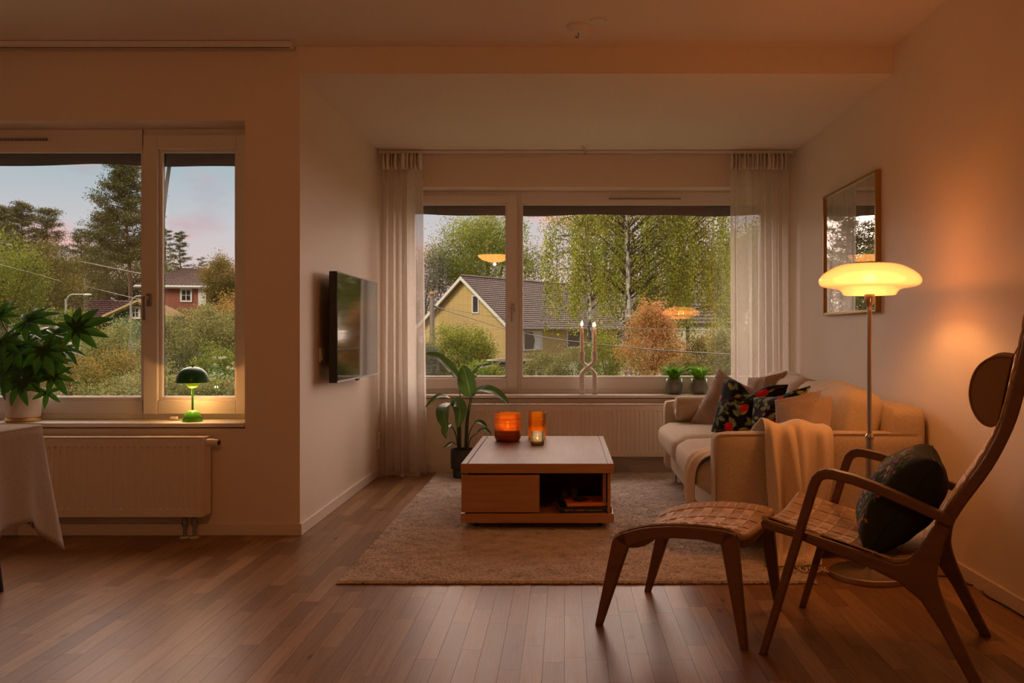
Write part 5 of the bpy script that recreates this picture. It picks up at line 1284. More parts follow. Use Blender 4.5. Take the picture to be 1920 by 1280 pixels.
def blob_points(cs, per, spread):
    cs = np.asarray(cs); k = len(cs); p = np.repeat(cs, per, 0); q = RNG.normal(size=p.shape); 
    q *= np.repeat(np.asarray(spread).reshape(k, -1) if np.ndim(spread) > 1 else np.full((k, 3), spread), per, 0); return p + q
def crown_clumps(c, rad, n, shell=.55, bottom=-.9):
    d = RNG.normal(size=(n*2, 3)); d /= np.linalg.norm(d, axis=1, keepdims=True); d = d[d[:, 2] > bottom][:n]
    r = shell + (1-shell)*RNG.random(len(d))[:, None]**.6
    return np.asarray(c) + d*r*np.asarray(rad)
def bush(name, label, cat, c, rad, clumps, per, size, mat, spread=.16, group=None, trunk=.03, tone=(.5, .22), shape=None, trunk_mat=None, shell=.35):
    """shrub or broad-leaved tree: stems plus leaf clumps inside an uneven crown"""
    g = gz(c[0], c[1]); t = thing(name, (c[0], c[1], g), label, cat, group)
    cs = crown_clumps(c, rad, clumps, shell)
    if shape is not None: cs = shape(cs, np.asarray(c), np.asarray(rad))
    sp_ = spread*max(rad[0], rad[2])
    if c[1] > 38: per, size = int(per*2.0), size*.68
    elif c[1] > 15: per, size = int(per*1.35), size*.84
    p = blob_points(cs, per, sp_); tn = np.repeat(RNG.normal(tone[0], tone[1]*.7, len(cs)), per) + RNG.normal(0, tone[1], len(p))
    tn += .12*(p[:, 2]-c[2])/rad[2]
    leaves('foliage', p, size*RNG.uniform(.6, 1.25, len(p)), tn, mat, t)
    mb = MB(); base = Vector((c[0], c[1], g-.1)); top = Vector(c)
    mb.tube([base, base.lerp(top, .5) + Vector((.05*rad[0], 0, 0)), top], [trunk, trunk*.8, trunk*.4], 7)
    for k in range(7):
        q = Vector(cs[(k*5) % len(cs)]); b = base.lerp(top, .35+.07*k); mb.tube([b, b.lerp(q, .5)+Vector((0,0,.05*rad[2])), q], [trunk*.45, trunk*.3, trunk*.12], 5)
    obj('branches', mb, trunk_mat or BARK, t, smooth=True)
    return t
def pine(label, px, ytop, ybase, Y, halfw, lowest=.35, dens=1.0, lean=0., group='pines on the hill', bare=True):
    b = P(px, ybase, Y); tp = P(px+lean, ytop, Y); g = gz(b.x, Y); b.z = min(b.z, g-.2)
    H = tp.z - b.z; t = thing('pine_tree', (b.x, Y, g), label, 'pine tree', group); R = halfw*Y/F
    trunk = [b, b.lerp(tp, .4)+Vector((.012*H, 0, 0)), b.lerp(tp, .75)-Vector((.008*H, 0, 0)), tp]
    tc_ = catmull(trunk, 5); mb = MB().tube(tc_, [.022*H*(1-.93*i/(len(tc_)-1))*.62 for i in range(len(tc_))], 8); pts = []; sp_ = []; tn = []
    nb = int(46*dens); ga = 0
    vis0 = (PZ(ybase, Y)-b.z)/H
    for k in range(nb):
        f = vis0*0 + lowest + (1-lowest)*(k+.5)/nb; o_ = tc_[min(int(f*(len(tc_)-1)), len(tc_)-1)]; o_ = Vector((o_.x, o_.y, b.z + f*H))
        ga += 2.4 + random.uniform(-.5, .5); q_ = (f-lowest)/(1-lowest); prof = min(1., .14 + 1.15*(1-q_)**.8)*min(1., .55+q_*2.2)
        L = R*prof*random.uniform(.55, 1.15)+.15
        e = o_ + Vector((math.cos(ga)*L, math.sin(ga)*L, random.uniform(.0, .35)*L*(.4+f)))
        mb.tube([o_, o_.lerp(e, .5)+Vector((0,0,-.05*L)), e], [.0045*H*.7, .003*H*.7, .001*H], 5)
        for q in range(4):
            w = .35 + .65*q/3 + random.uniform(-.08, .08); c = o_.lerp(e, w) + Vector((random.uniform(-.1, .1)*L, random.uniform(-.1, .1)*L, .05*L)); s_ = R*.115*random.uniform(.7, 1.25)
            n = int(72*dens); pts.append(np.array(c) + RNG.normal(size=(n, 3))*np.array([s_, s_, s_*.45])); tn.append(RNG.normal(.42+.18*random.random(), .2, n) )
    p = np.concatenate(pts); 
    leaves('needles', p, H*.0155*RNG.uniform(.7, 1.3, len(p)), np.concatenate(tn), L_PINE, t, .28)
    obj('trunk', mb, PINEB, t, smooth=True)
    return t

# --- houses
def brick_mat(name, c1, c2, mo, s=1.):
    m, n, out = newmat(name); t = N(n, 'ShaderNodeTexCoord'); u = N(n, 'ShaderNodeUVMap') if False else None
    sx = N(n, 'ShaderNodeSeparateXYZ'); n.links.new(t.outputs['Object'], sx.inputs[0]); cb = N(n, 'ShaderNodeCombineXYZ')
    n.links.new(math_(n, 'ADD', sx.outputs[0], sx.outputs[1]), cb.inputs[0]); n.links.new(sx.outputs[2], cb.inputs[1])
    b_ = N(n, 'ShaderNodeTexBrick', i_Scale=1.0); b_.inputs['Color1'].default_value = (*c1, 1); b_.inputs['Color2'].default_value = (*c2, 1); b_.inputs['Mortar'].default_value = (*mo, 1)
    b_.inputs['Mortar Size'].default_value = .014; b_.inputs['Brick Width'].default_value = .26*s; b_.inputs['Row Height'].default_value = .09*s; n.links.new(cb.outputs[0], b_.inputs[0])
    p = N(n, 'ShaderNodeBsdfPrincipled', i_Roughness=.9); n.links.new(b_.outputs[0], p.inputs['Base Color']); n.links.new(p.outputs[0], out.inputs[0]); return m
HWHITE = PM('house_white_paint', (.72, .70, .66), .6); HGLASS = PM('house_window_glass', (.02, .024, .026), .06, spec=.8)
YBRICK = brick_mat('yellow_brick', (.56, .37, .13), (.66, .46, .18), (.42, .34, .20))
RBRICK = brick_mat('red_brick', (.30, .075, .05), (.36, .10, .065), (.26, .12, .09))
TILE = PM('dark_roof_tile', (.066, .049, .046), .6, var=(.098, .072, .068), vscale=3.)
def win(par, o, ax, n, w, h, cross=False, fr=.09, curtain=None, brick=None):
    """window in a wall: o = lower left corner, ax along the wall, n outwards"""
    o, ax, n = Vector(o), Vector(ax).normalized(), Vector(n).normalized(); up = Vector((0,0,1)); M = Matrix((ax, n, up)).transposed()
    mb = MB()
    for x0, x1, z0, z1 in ((0, fr, 0, h), (w-fr, w, 0, h), (fr, w-fr, 0, fr), (fr, w-fr, h-fr, h)): mb.obox(o + M @ Vector(((x0+x1)/2, .02, (z0+z1)/2)), (x1-x0, .12, z1-z0), M)
    if cross:
        mb.obox(o + M @ Vector((w/2, .02, h/2)), (.06, .10, h-2*fr), M)
        for q in ((.5,) if cross == 1 else (.35, .68)): mb.obox(o + M @ Vector((w/2, .02, h*q)), (w-2*fr, .09, .04), M)
    f = obj('window', mb, HWHITE, par)
    obj('pane', MB().obox(o + M @ Vector((w/2, .01, h/2)), (w-fr, .03, h-fr), M), HGLASS, f)
    if curtain: obj('window_drape', MB().prism([(w*.55, fr), (w-fr, fr), (w-fr, h-fr), (w*.5, h-fr), (w*.62, h*.5)], o + n*.03, ax, up, n*.008), HWHITE, f)
    return f
def tiled(par, e0, e1, r0, r1, mat, rows=22, cols=None, name='roof_tiles'):
    """roof slope from eave e0-e1 to ridge r0-r1, laid in stepped courses of curved pantiles"""
    e0, e1, r0, r1 = map(Vector, (e0, e1, r0, r1)); nrm = (e1-e0).cross(r0-e0).normalized(); nrm = nrm if nrm.z > 0 else -nrm
    n = cols or int((e1-e0).length/.10); mb = MB()
    for k in range(rows):
        A = []
        for f, lift in ((k/rows, .055), ((k+1)/rows, .0)):
            a, b = e0.lerp(r0, f), e1.lerp(r1, f); A.append([tuple(a.lerp(b, i/n) + nrm*(lift + .03*math.sin(i*math.pi*2/3.))) for i in range(n+1)])
        mb.grid(A)
        a, b = e0.lerp(r0, k/rows), e1.lerp(r1, k/rows); mb.grid([[tuple(a.lerp(b, i/n) - nrm*.01) for i in range(n+1)], A[0]] if False else [[tuple(a.lerp(b, i/n) - nrm*.01) for i in range(n+1)], [tuple(a.lerp(b, i/n) + nrm*(.055 + .03*math.sin(i*math.pi*2/3.))) for i in range(n+1)]])
    return obj(name, mb, mat, par, smooth=False)
# yellow brick house: near corner seen at px 951, gable runs left, long side runs right
hY = 60.; phi = math.radians(33)
hc0 = P(953, 640, hY); hc0.z = -1.2
gd = Vector((-math.cos(phi), math.sin(phi), 0)); ld = Vector((math.sin(phi), math.cos(phi), 0)); gn = -ld; ln_ = -gd
GW, LL, EZ, RZ = 7.6, 15., 1.75, 4.95
yh = thing('brick_house', (hc0.x, hc0.y, -1.2), 'yellow brick house with dark tiled gable roof and white bargeboards', 'house')
g0 = hc0; g1 = hc0 + gd*GW; l1 = hc0 + ld*LL; gl1 = g1 + ld*LL
zz = lambda v, z: Vector((v.x, v.y, z)); apex = zz(hc0 + gd*GW/2, RZ); apex2 = zz(apex + ld*LL, RZ)
obj('wall', MB().add([zz(g0, -1.2), zz(g1, -1.2), zz(g1, EZ), apex - Vector((0,0,.12)), zz(g0, EZ), zz(l1, -1.2), zz(gl1, -1.2), zz(gl1, EZ), apex2 - Vector((0,0,.12)), zz(l1, EZ)],
    [(0,1,2,3,4), (5,9,8,7,6), (0,4,9,5), (1,6,7,2), (2,7,8,3), (3,8,9,4)]), YBRICK, yh)
ov = .55; sl = (RZ-EZ)/(GW/2)
def eave(s_, w): return zz(hc0 + gd*(GW/2 + s_*(GW/2+ov)) + ld*w, EZ - ov*sl + .12)
ra, rb = zz(apex - ld*.5, RZ+.12), zz(apex2 + ld*.5, RZ+.12)
for s_ in (-1, 1): tiled(yh, eave(s_, -.5), eave(s_, LL+.5), ra, rb, TILE, 24)
def soff(s_): 
    a, b = eave(s_, -.5), ra; dn = Vector((0, 0, -.06)); return MB().add([a+dn, b+dn, b+dn+ld*(LL+1), a+dn+ld*(LL+1)], [(0,1,2,3)])
for s_ in (-1, 1): obj('roof_deck', soff(s_), PM('soffit_white', (.5, .46, .40), .8), yh)
for s_ in (-1, 1):
    a, b = eave(s_, -.52), zz(ra - ld*.02, RZ+.12); up_ = Vector((0, 0, .27))
    obj('bargeboard', MB().add([a, b, b-up_, a-up_, a+ld*.05, b+ld*.05, b-up_+ld*.05, a-up_+ld*.05], [(0,1,2,3), (7,6,5,4), (0,4,5,1), (3,2,6,7), (0,3,7,4)]), HWHITE, yh)
a, b = eave(-1, -.5), eave(-1, LL+.5)
obj('gutter', MB().tube([a - Vector((0,0,.05)), b - Vector((0,0,.05))], .07, 6), PM('gutter_black', (.03, .03, .03), .5), yh)
obj('ridge_tiles', MB().tube([ra + Vector((0,0,.05)), rb + Vector((0,0,.05))], .10, 6), TILE, yh)
kG = hY/F
win(yh, zz(hc0 + gd*(GW*.5-.68), 2.45) + gn*.0, gd*-1, gn, .62, 1.28)
win(yh, zz(hc0 + ld*1.7, -.15), ld, ln_, 2.3, 1.42, curtain=True); win(yh, zz(hc0 + ld*7.3, -.05), ld, ln_, 1.9, 1.35)
for d_ in (1.55, 2.35): obj('downpipe', MB().tube([zz(hc0 + gd*d_ + gn*.06, .2), zz(hc0 + gd*d_ + gn*.06, 1.2)], .03, 6), PM('pipe_cream', (.55, .45, .28), .6), yh)
obj('downpipe', MB().tube([zz(hc0 + gd*1.5 + gn*.06, .25), zz(hc0 + gd*2.4 + gn*.06, .25)], .03, 6), HWHITE, yh)

def simple_house(name, label, c, w, d, ze, zr, rz, wall, roof, wins, base=None, hip=False, barge=True):
    base = gz(c[0], c[1])-.5 if base is None else base
    t = thing(name, (c[0], c[1], base), label, 'house'); R = Matrix.Rotation(rz, 3, 'Z'); c = Vector((c[0], c[1], 0))
    q = lambda x, y, z: c + R @ Vector((x, y, z))
    if hip:
        obj('wall', MB().add([q(-w/2,-d/2,base), q(w/2,-d/2,base), q(w/2,d/2,base), q(-w/2,d/2,base), q(-w/2,-d/2,ze), q(w/2,-d/2,ze), q(w/2,d/2,ze), q(-w/2,d/2,ze)], [(0,1,5,4), (1,2,6,5), (2,3,7,6), (3,0,4,7), (4,5,6,7)]), wall, t)
        o_ = .5; A = [q(-w/2-o_,-d/2-o_,ze), q(w/2+o_,-d/2-o_,ze), q(w/2+o_,d/2+o_,ze), q(-w/2-o_,d/2+o_,ze)]; k = max(0, w/2-d/2)+.3
        r0, r1 = q(-k, 0, zr), q(k, 0, zr)
        tiled(t, A[0], A[1], r0, r1, roof, 14); tiled(t, A[2], A[3], r1, r0, roof, 14); tiled(t, A[1], A[2], r1, r1, roof, 14); tiled(t, A[3], A[0], r0, r0, roof, 14)
        f = MB()
        for i in range(4): f.sweep([A[i], A[(i+1) % 4]], .06, .22, (0, 0, 1)) if False else f.tube([A[i]-Vector((0,0,.1)), A[(i+1) % 4]-Vector((0,0,.1))], .13, 4)
        obj('fascia', f, HWHITE, t)
    else:                                                   # gable faces local -y, ridge along local y
        obj('wall', MB().add([q(-w/2,-d/2,base), q(w/2,-d/2,base), q(w/2,-d/2,ze), q(0,-d/2,zr), q(-w/2,-d/2,ze), q(-w/2,d/2,base), q(w/2,d/2,base), q(w/2,d/2,ze), q(0,d/2,zr), q(-w/2,d/2,ze)], [(0,1,2,3,4), (5,9,8,7,6), (0,4,9,5), (1,6,7,2), (2,7,8,3), (3,8,9,4)]), wall, t)
        s_ = (zr-ze)/(w/2); o_ = .4
        for sg in (-1, 1):
            tiled(t, q(sg*(w/2+o_), -d/2-o_, ze-o_*s_+.1), q(sg*(w/2+o_), d/2+o_, ze-o_*s_+.1), q(0, -d/2-o_, zr+.1), q(0, d/2+o_, zr+.1), roof, 12)
            if barge: obj('bargeboard', MB().tube([q(sg*(w/2+o_), -d/2-o_, ze-o_*s_), q(0, -d/2-o_, zr)], .14, 4), barge if not barge is True else HWHITE, t)
    for (side, x, z, ww, hh, cr) in wins:
        if side == 'f': win(t, q(x, -d/2, z), R @ Vector((1,0,0)), R @ Vector((0,-1,0)), ww, hh, cr, .14)
        else: win(t, q(w/2, x, z), R @ Vector((0,1,0)), R @ Vector((1,0,0)), ww, hh, cr, .14)
    return t
RY = 75.; rk = RY/F
rc = P(352, 560, RY)
rh = simple_house('brick_house', 'red brick villa with brown hipped roof and white windows on the hill', (rc.x-.6, RY+3), 7.4, 6., PZ(536, RY), PZ(503, RY+3), math.radians(14), RBRICK, PM('brown_roof_tile', (.11, .07, .055), .7, var=(.15, .095, .075), vscale=2.),
    [('f', -3.3, PZ(566, RY), .9, 1.15, 2), ('f', -.75, PZ(566, RY), .95, 1.15, 1), ('f', 2.3, PZ(560, RY), .8, .9, 1), ('f', -3.4, PZ(590, RY), 1.0, .9, 1)], hip=True)
Rr = Matrix.Rotation(math.radians(14), 3, 'Z')
obj('corner_panel', MB().obox(Vector((rc.x-.6, RY+3, PZ(553, RY))) + Rr @ Vector((1.0, -3.06, 0)), (.62, .1, 1.75), Rr), HWHITE, rh)
obj('chimney', MB().box(PX(396, RY+4), PX(409, RY+4), RY+3.6, RY+4.3, PZ(520, RY), PZ(494, RY+4)).box(PX(395, RY+4), PX(410, RY+4), RY+3.5, RY+4.4, PZ(494, RY+4), PZ(490, RY+4)), PM('chimney_render', (.30, .27, .24), .9), rh)
bcx = P(190, 600, 62)
simple_house('roofed_cottage', 'ochre cottage with steep maroon roof beyond the street lamp', (bcx.x-.6, 64), 4.6, 7., PZ(603, 62), PZ(563, 62), math.radians(-42), PM('ochre_board', (.36, .20, .05), .8), PM('maroon_roof', (.07, .032, .035), .7, var=(.09, .042, .045), vscale=2.), [])
gc = P(236, 595, 58)
simple_house('board_house', 'green wooden gable house with small white windows', (gc.x+.6, 60), 3.4, 5., PZ(590, 58), PZ(566, 58), math.radians(12), PM('green_board', (.10, .17, .11), .8, var=(.085, .145, .095), vscale=30, stretch=(1,1,.02)), PM('mustard_edge', (.30, .20, .07), .8), [('f', -.55, PZ(598, 57.5), .62, .85, 1), ('f', 1.0, PZ(599, 57.5), .5, .8, 1)], barge=PM('mustard_board', (.36, .25, .10), .8))
fc = P(128, 500, 110)
simple_house('far_house', 'distant house with red tiled roof between the pines', (fc.x, 112), 8., 5., PZ(503, 110), PZ(487, 110), math.radians(100), PM('tan_render', (.32, .24, .16), .9), PM('red_roof', (.34, .10, .075), .8), [])
wc = P(1320, 640, 66)
simple_house('grey_roof_house', 'cream house with dark roof glimpsed behind the birches', (wc.x, 70), 9., 8., PZ(603, 66), PZ(528, 66), math.radians(72), PM('cream_render', (.52, .48, .38), .9), TILE, [('f', -2.8, PZ(648, 66), 1.2, 1.3, 1), ('s', -2., PZ(648, 66), 1.2, 1.3, 1)])

# --- poles, lamps, wires
POLEW = PM('weathered_pole', (.24, .20, .17), .9, var=(.17, .14, .12), vscale=4., stretch=(1,1,.1)); WIRE = PM('wire_black', (.04, .04, .042), .5); WIREL = PM('wire_grey', (.34, .31, .29), .5)
up = thing('utility_pole', (PX(811, 36), 36, gz(PX(811, 36), 36)), 'weathered wooden utility pole in front of the yellow house', 'utility pole')
obj('post', MB().tube([P(811, 760, 36), P(810, 545, 36)], [.12, .09], 10), POLEW, up, smooth=True, angle=60)
obj('cap', MB().tube([P(810, 551, 35.9), P(810, 547.5, 35.9)], .105, 10), PM('yellow_tape', (.55, .34, .03), .6), up)
obj('insulator', MB().tube([P(814, 574, 35.8), P(832, 581, 35.4)], [.05, .03], 8), DARK, up)
def wire(label, pts, r, mat=None):
    t = thing('overhead_wire', P(*pts[0]), label, 'wire', 'overhead wires'); obj('cable', MB().tube(catmull([P(*p) for p in pts], 8), r, 5), mat or WIRE, t, smooth=True)
wire('lower overhead wire from the wooden pole past the brick house', [(815, 576, 35.7), (900, 602, 32), (950, 617, 29), (1040, 635, 24), (1200, 653, 18), (1380, 665, 14)], .011)
wire('upper overhead wire from the wooden pole past the brick house', [(815, 575, 35.7), (948, 597, 30), (1040, 605, 26), (1179, 615, 20), (1380, 621, 15)], .007)
wire('pale wire crossing in front of the tall pine', [(60, 476, 58), (150, 490, 52), (200, 500, 48), (275, 515, 44)], .02, WIREL)
wire('pale wire over the maroon roof', [(150, 534, 55), (195, 545, 50), (240, 556, 46), (290, 568, 44)], .018, WIREL)
wire('pale wire in front of the leftmost maple', [(-20, 490, 40), (25, 502, 38), (80, 517, 38), (116, 528, 38)], .012, WIREL)
LAMPG = PM('lamp_post_grey', (.36, .36, .36), .5, .4); HEADW = PM('lamp_head_white', (.72, .73, .76), .4)
def street_lamp(label, px, ytop, Y, arm, head, ybase):
    b = P(px, ybase, Y); b.z = min(b.z, gz(b.x, Y)-.1); t = thing('street_lamp', (b.x, Y, gz(b.x, Y)), label, 'street lamp', 'street lamps'); s_ = 1 if arm > 0 else -1
    a = [b, P(px, ytop+22, Y), P(px+s_*1.2, ytop+11, Y), P(px+s_*6, ytop+3, Y), P(px+s_*13, ytop, Y), P(px+arm, ytop, Y)]
    c = catmull(a, 5); obj('post', MB().tube(c, [.050 - .022*i/(len(c)-1) for i in range(len(c))], 8), LAMPG, t, smooth=True)
    h = P(px+arm, ytop, Y); e = P(px+arm+head, ytop+.3, Y); obj('lamp_head', MB().tube([h, h.lerp(e, .3), h.lerp(e, .8), e], [.04, .075, .075, .03], 10, sy=.6), HEADW, t, smooth=True)
street_lamp('curved street lamp with white head pointing right', 123.5, 552, 40, 33, 15, 700)
street_lamp('curved street lamp farther off with white head pointing left', 158, 543, 60, -10, -6.5, 600)
street_lamp('curved street lamp beside the window mullion', 245, 555, 44, 24, 12, 700)
tp = thing('telegraph_pole', (PX(160, 58), 58, gz(PX(160, 58), 58)), 'thin grey telegraph pole with crossarm behind the street lamp', 'utility pole')
obj('post', MB().tube([P(160, 640, 58), P(160, 521, 58)], [.13, .09], 8), POLEW, tp, smooth=True, angle=60)
obj('crossarm', MB().tube([P(152, 526.5, 58), P(169, 528, 58)], .045, 6), POLEW, tp)

# --- trees and shrubs seen through the bay window
bush('leafy_tree', 'round green tree rising behind the yellow brick house', 'tree', P(915, 490, 82), (5.6, 4.5, 4.3), 190, 120, .26, L_GREEN, .12, trunk=.25, tone=(.52, .2))
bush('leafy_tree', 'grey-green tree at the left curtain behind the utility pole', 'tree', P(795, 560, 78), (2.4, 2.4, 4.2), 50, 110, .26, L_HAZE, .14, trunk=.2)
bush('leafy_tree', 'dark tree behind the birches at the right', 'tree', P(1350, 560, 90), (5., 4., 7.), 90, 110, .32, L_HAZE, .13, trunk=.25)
bush('leafy_tree', 'dim olive tree between the two birch trunks in the distance', 'tree', P(1150, 600, 95), (7., 4., 4.), 90, 100, .32, L_DARK, .13, trunk=.25)
def birch(label, pxs, Y, topz, spread_px, nst, seed, lean=0., low=(560, 640), r=.10):
    rg = np.random.default_rng(seed); b = P(pxs[0], 720, Y); b.z = gz(b.x, Y)-.1; t = thing('birch_tree', (b.x, Y, gz(b.x, Y)), label, 'birch tree', 'birches in the garden')
    tr = [b, P(pxs[0], 640, Y), P(pxs[1], 520, Y), P(pxs[2], 410, Y), Vector((PX(pxs[2], Y)+lean, Y, topz))]
    c = catmull(tr, 6); obj('trunk', MB().tube(c, [r*(1.15-.9*i/(len(c)-1)) for i in range(len(c))], 12), BIRCHB, t, smooth=True)
    br = MB(); pts = []; tn = []; dirs = []
    x0, x1 = PX(spread_px[0], Y), PX(spread_px[1], Y); xc = PX(pxs[1], Y)
    for k in range(nst):
        xx = rg.uniform(x0, x1); q = abs(xx-xc)/max(abs(x0-xc), abs(x1-xc)); yy = Y + rg.normal(0, .55)*(1.3-q)
        zt = rg.uniform(3.0, topz-.4) - q*rg.uniform(0., 2.0); ln = rg.uniform(.9, 2.6); zb = max(zt-ln, rg.uniform(PZ(low[1], Y), PZ(low[0], Y)) - (.9 if q < .3 else 0))
        pxx = CX + xx*F/Y
        if any(abs(pxx-t_) < 13 for t_ in (1106, 1178)): yy = Y + abs(rg.normal(.5, .2)); zb = max(zb, PZ(548, Y))
        if zb > zt-.3: zb = zt-.5
        n = int((zt-zb)*42); f = rg.random(n); z = zt + (zb-zt)*f
        px_ = xx + .14*np.sin(z*3+k)*.5 + rg.normal(0, .075, n); py_ = yy + rg.normal(0, .075, n)
        pts.append(np.stack([px_, py_, z], 1)); tn.append(np.clip(rg.normal(.48, .13) + rg.normal(0, .2, n), 0, 1)); dirs.append(np.tile([0, 0, 1.], (n, 1)))
        if k % 3 == 0:
            zo = min(topz-.3, zt + rg.uniform(.1, .5)); o_ = Vector((xc + (xx-xc)*.08, Y, max(zo-.7*abs(xx-xc), 1.8))); e_ = Vector((xx, yy, zt))
            br.tube([o_, o_.lerp(e_, .55) + Vector((0, 0, .25)), e_, Vector((xx, yy, zt-(zt-zb)*.6))], [.025, .015, .008, .003], 4)
    p = np.concatenate(pts); leaves('foliage', p, .068*RNG.uniform(.7, 1.25, len(p)), np.concatenate(tn), L_BIRCH, t, .7, dirs=np.concatenate(dirs))
    obj('branches', br, BARK, t, smooth=True)
birch('slender white birch nearest the brick house roof', (1106, 1104, 1092), 30., 7.6, (1020, 1190), 235, 3, -.2, (585, 660), .10)
birch('white birch with weeping yellow-green branches in mid window', (1178, 1178, 1174), 27., 7.8, (1075, 1300), 420, 4, .1, (560, 650), .105)
birch('weeping birch filling the right end of the bay window', (1290, 1285, 1262), 28.5, 7.2, (1205, 1372), 300, 6, .3, (570, 660), .07)
def cone(cs, c, r):
    f = np.clip((cs[:, 2]-(c[2]-r[2]))/(2*r[2]), 0, 1); s = (1.15-f*.95)[:, None]; out = cs.copy(); out[:, :2] = c[:2] + (cs[:, :2]-c[:2])*s; return out
bush('autumn_shrub', 'orange-pink autumn shrub in front of the birches', 'shrub', P(1224, 645, 21), (1.12, .8, 1.15), 120, 130, .060, L_AUT, .10, tone=(.55, .22), shape=cone, group=None)
bush('garden_shrub', 'dense green shrub against the yellow gable', 'shrub', P(862, 672, 32), (1.30, 1., 1.25), 130, 130, .085, L_GREEN, .11, tone=(.55, .2))
for i, (px, py, Y, rx, rz, mt, lab) in enumerate((
    (1010, 700, 26, .75, .58, L_OLIVE, 'olive hedge shrub below the window of the brick house'), (1072, 690, 25, .75, .62, L_OLIVE, 'olive hedge shrub behind the candlestick'),
    (1135, 680, 23, .65, .70, L_GREEN, 'green hedge shrub left of the autumn shrub'), (1322, 678, 22, .65, .75, L_MIX, 'yellowing shrub right of the autumn shrub'),
    (1366, 672, 20, .45, .75, L_OLIVE, 'olive shrub at the right curtain'), (905, 707, 22, .75, .30, L_GREEN, 'low leafy border plant below the trampoline'), (808, 690, 24, .3, .6, L_HAZE, 'grey-green shrub at the foot of the utility pole'), (1290, 700, 19, .5, .35, L_MIX, 'low turning shrub under the autumn shrub'))):
    bush('garden_shrub', lab, 'shrub', P(px, py, Y), (rx, .6, rz), 60, 110, .058 if Y < 27 else .075, mt, .13, tone=(.5, .22), group='shrubs in the back garden')
tm = thing('trampoline', (PX(955, 29), 29, -1.), 'black garden trampoline behind the shrubs', 'trampoline')
tcn = P(957, 677, 29)
obj('mat', MB().lathe([(0, -.02), (.72, -.02)], tcn, 40), PM('trampoline_mat', (.015, .015, .017), .7), tm)
obj('rim', MB().tube([tcn + Vector((.78*math.cos(a), .78*math.sin(a), 0)) for a in np.linspace(0, 2*math.pi, 41)], .05, 8), DARK, tm, smooth=True)
obj('skirt', MB().lathe([(.77, 0), (.74, -.55)], tcn, 40) if False else MB().grid([[tcn + Vector((r_*math.cos(a), r_*math.sin(a), z_)) for a in np.linspace(0, 2*math.pi, 41)] for r_, z_ in ((.77, -.01), (.74, -.6))]), PM('trampoline_net', (.02, .02, .022), .8), tm)
for a in np.linspace(0, 2*math.pi, 7)[:-1]: obj('leg', MB().tube([tcn + Vector((.72*math.cos(a), .72*math.sin(a), 0)), tcn + Vector((.74*math.cos(a), .74*math.sin(a), -1.0-tcn.z))], .02, 6), DARK, tm)

# --- trees and shrubs seen through the left window
pine('tall pine with bare trunk beside the mullion', 243, 305, 575, 60, 70, .42, 1.45, -8)
pine('pine leaning out left of the tall one', 196, 400, 580, 64, 60, .30, 1.2, 4)
pine('pine with spreading crown over the maroon roof', 158, 432, 570, 66, 34, .35, .9, -6)
pine('leftmost pine at the window edge', 8, 392, 520, 72, 50, .25, 1.3, 2)
pine('second pine from the left edge', 46, 383, 520, 70, 48, .22, 1.3, -4)
pine('third pine from the left edge with pointed top', 88, 393, 525, 73, 50, .18, 1.3, 2)
pine('small crooked pine above the red villa', 340, 436, 545, 90, 24, .30, .9, -2)
pine('short pine behind the villa roof', 378, 484, 540, 92, 20, .2, .7, 0)
pine('pine half hidden by the window post', 310, 430, 530, 92, 20, .4, .7, 2)
bush('leafy_tree', 'dark maple with orange tips at the left edge', 'tree', P(78, 545, 50), (2.5, 2., 2.6), 110, 120, .16, L_MIX, .13, trunk=.2, tone=(.42, .2))
bush('leafy_tree', 'yellow-green tree behind the aralia at the left edge', 'tree', P(5, 535, 42), (1.7, 1.6, 2.4), 80, 120, .15, L_GREEN, .13, trunk=.2, tone=(.5, .2))
bush('leafy_tree', 'brownish tree mass behind the green house', 'tree', P(222, 520, 78), (4.6, 3., 3.6), 110, 110, .24, L_MIX, .12, trunk=.25, tone=(.36, .16))
bush('leafy_tree', 'dark round tree between lamp and maroon roof', 'tree', P(140, 575, 70), (2.0, 2., 2.6), 60, 110, .2, L_DARK, .14, trunk=.2)
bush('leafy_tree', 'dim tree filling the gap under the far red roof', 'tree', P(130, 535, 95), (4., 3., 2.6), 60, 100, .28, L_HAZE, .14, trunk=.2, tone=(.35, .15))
bush('leafy_tree', 'ochre-leaved tree in front of the red villa', 'tree', P(413, 530, 62), (1.25, 1.2, 1.9), 70, 120, .16, L_MIX, .13, trunk=.14, tone=(.66, .18))
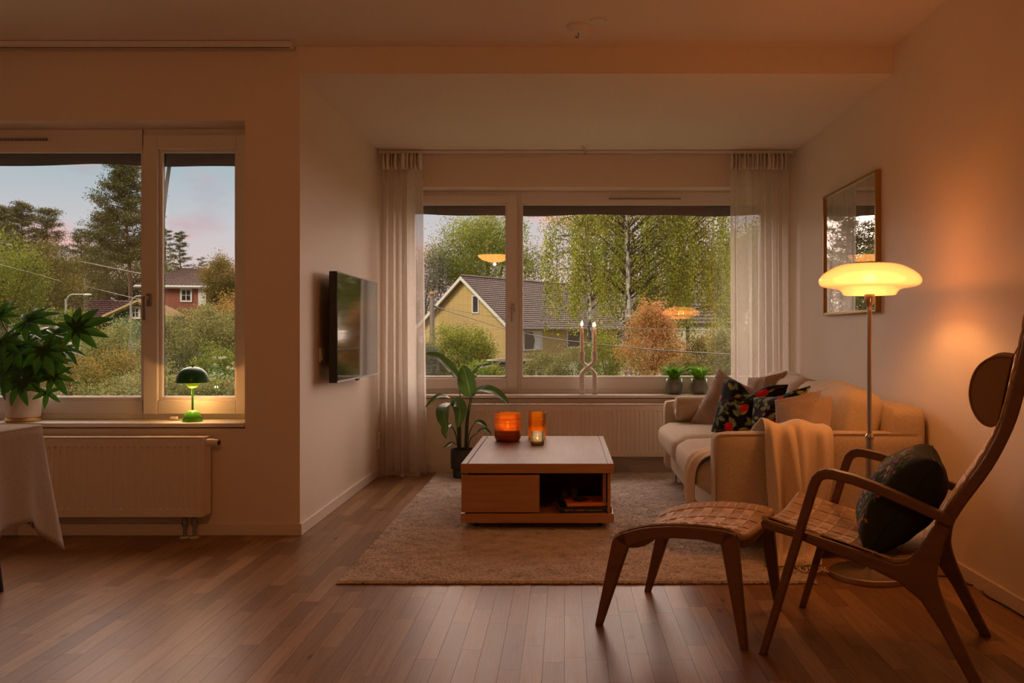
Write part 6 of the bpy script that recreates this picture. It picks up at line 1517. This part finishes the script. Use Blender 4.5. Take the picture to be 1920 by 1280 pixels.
for i, (px, py, Y, rx, rz, mt, tone_, lab) in enumerate((
    (175, 672, 24, 1.15, .85, L_OLIVE, .58, 'olive fruit tree behind the aralia'), (225, 665, 23, 1.05, .90, L_OLIVE, .62, 'olive fruit tree left of the mullion'), (150, 715, 17, .7, .55, L_MIX, .70, 'yellow-flecked shrub beside the white pot'),
    (215, 712, 16, .75, .55, L_MIX, .64, 'yellow-flecked shrub left of the mullion'), (335, 640, 25, .95, .95, L_OLIVE, .60, 'pale olive apple tree below the red villa'), (385, 640, 23, .80, .95, L_OLIVE, .55, 'pale olive apple tree right of the green lamp'),
    (425, 625, 26, .7, 1.1, L_MIX, .75, 'straw-coloured bush at the right edge of the left window'), (350, 705, 16, .65, .50, L_DARK, .55, 'dark shrub directly behind the green lamp'), (412, 700, 14, .50, .55, L_GREEN, .42, 'dark green hydrangea shrub right of the green lamp'),
    (120, 640, 30, 1.1, 1.1, L_GREEN, .42, 'deep green shrub under the street lamp'), (60, 680, 20, 1.2, 1.0, L_DARK, .5, 'dark shrub behind the aralia leaves'), (295, 730, 13, .5, .35, L_OLIVE, .5, 'low olive plant behind the mullion'), (335, 742, 11.5, .45, .25, L_OLIVE, .55, 'low pale plant behind the green lamp foot'), (420, 742, 11.5, .4, .25, L_OLIVE, .55, 'low pale plant at the right window edge'), (230, 745, 12, .6, .25, L_OLIVE, .5, 'low pale plant along the bottom of the left pane'))):
    bush('garden_shrub', lab, 'shrub', P(px, py, Y), (rx, .6, rz), 75, 115, .0031*Y*.9, mt, .12, tone=(tone_, .22), group='shrubs on the slope')
fw = thing('hydrangea_flowers', P(412, 690, 13.4), 'cream hydrangea flower heads right of the green lamp', 'flowers')
for i in range(20):
    c = np.array(P(random.uniform(393, 440), random.uniform(668, 738), 13.4 - random.uniform(.0, .4))); n = 24
    d = RNG.normal(size=(n, 3)); d /= np.linalg.norm(d, axis=1, keepdims=True)
    leaves('flower_head', c + d*RNG.random((n, 1))*np.array([.034, .03, .028]), .020, RNG.uniform(.3, 1, n), LM('petal_%d' % i, [(0, (.40, .40, .28)), (1, (.66, .64, .52))], .3) if i == 0 else bpy.data.materials['petal_0'], fw, .9)

# --- garden beyond the left end of the bay window (mirrored in the picture glass)
pine('tall pine beyond the left end of the bay window', 640, 330, 640, 48, 60, .35, 1.2, 3, group='pines beside the bay')
pine('lower pine beside the tall one left of the bay window', 560, 430, 640, 52, 50, .25, 1., 0, group='pines beside the bay')
pine('small pine nearest the yellow house', 715, 455, 640, 56, 36, .25, 1., 0, group='pines beside the bay')
bush('leafy_tree', 'round tree left of the utility pole, outside the bay view', 'tree', P(690, 560, 44), (2.2, 2., 2.2), 70, 110, .16, L_GREEN, .13, trunk=.2)
bush('leafy_tree', 'olive tree far left of the bay view', 'tree', P(590, 560, 40), (2.2, 2., 2.2), 70, 110, .16, L_OLIVE, .13, trunk=.2)

# --- more of the gardens just outside the frame
for px, py, Y, rx, rz, mt, lab in ((480, 640, 25, 1.0, 1.1, L_OLIVE, 'olive shrub right of the left window view'), (540, 650, 24, 1.0, 1.0, L_GREEN, 'green shrub right of the left window view'), (610, 660, 26, 1.1, 1.0, L_OLIVE, 'olive shrub between the two window views'),
    (690, 665, 26, 1.1, .9, L_GREEN, 'green shrub left of the utility pole'), (760, 670, 26, .8, .8, L_MIX, 'turning shrub left of the utility pole'), (1430, 665, 22, .9, 1.0, L_OLIVE, 'olive shrub right of the bay window view'), (1500, 660, 24, 1.1, 1.1, L_GREEN, 'green shrub right of the bay window view'), (1590, 660, 24, 1.1, 1.2, L_MIX, 'turning shrub far right of the bay window view')):
    bush('garden_shrub', lab, 'shrub', P(px, py, Y), (rx, .7, rz), 60, 110, .07, mt, .13, tone=(.5, .22), group='shrubs outside the frame')
for px, py, Y, rx, rz, mt, lab in ((560, 520, 60, 3.2, 3.6, L_DARK, 'dark tree right of the red villa'), (1460, 520, 48, 3.4, 4.2, L_GREEN, 'tall green tree right of the bay window view'), (1600, 500, 44, 3.4, 4.6, L_GREEN, 'broad green tree far right of the bay window view'), (1720, 520, 46, 3.2, 4., L_OLIVE, 'olive tree farthest right of the bay window view')):
    bush('leafy_tree', lab, 'tree', P(px, py, Y), (rx, 2.6, rz), 100, 110, .2, mt, .12, trunk=.2, group='trees outside the frame')
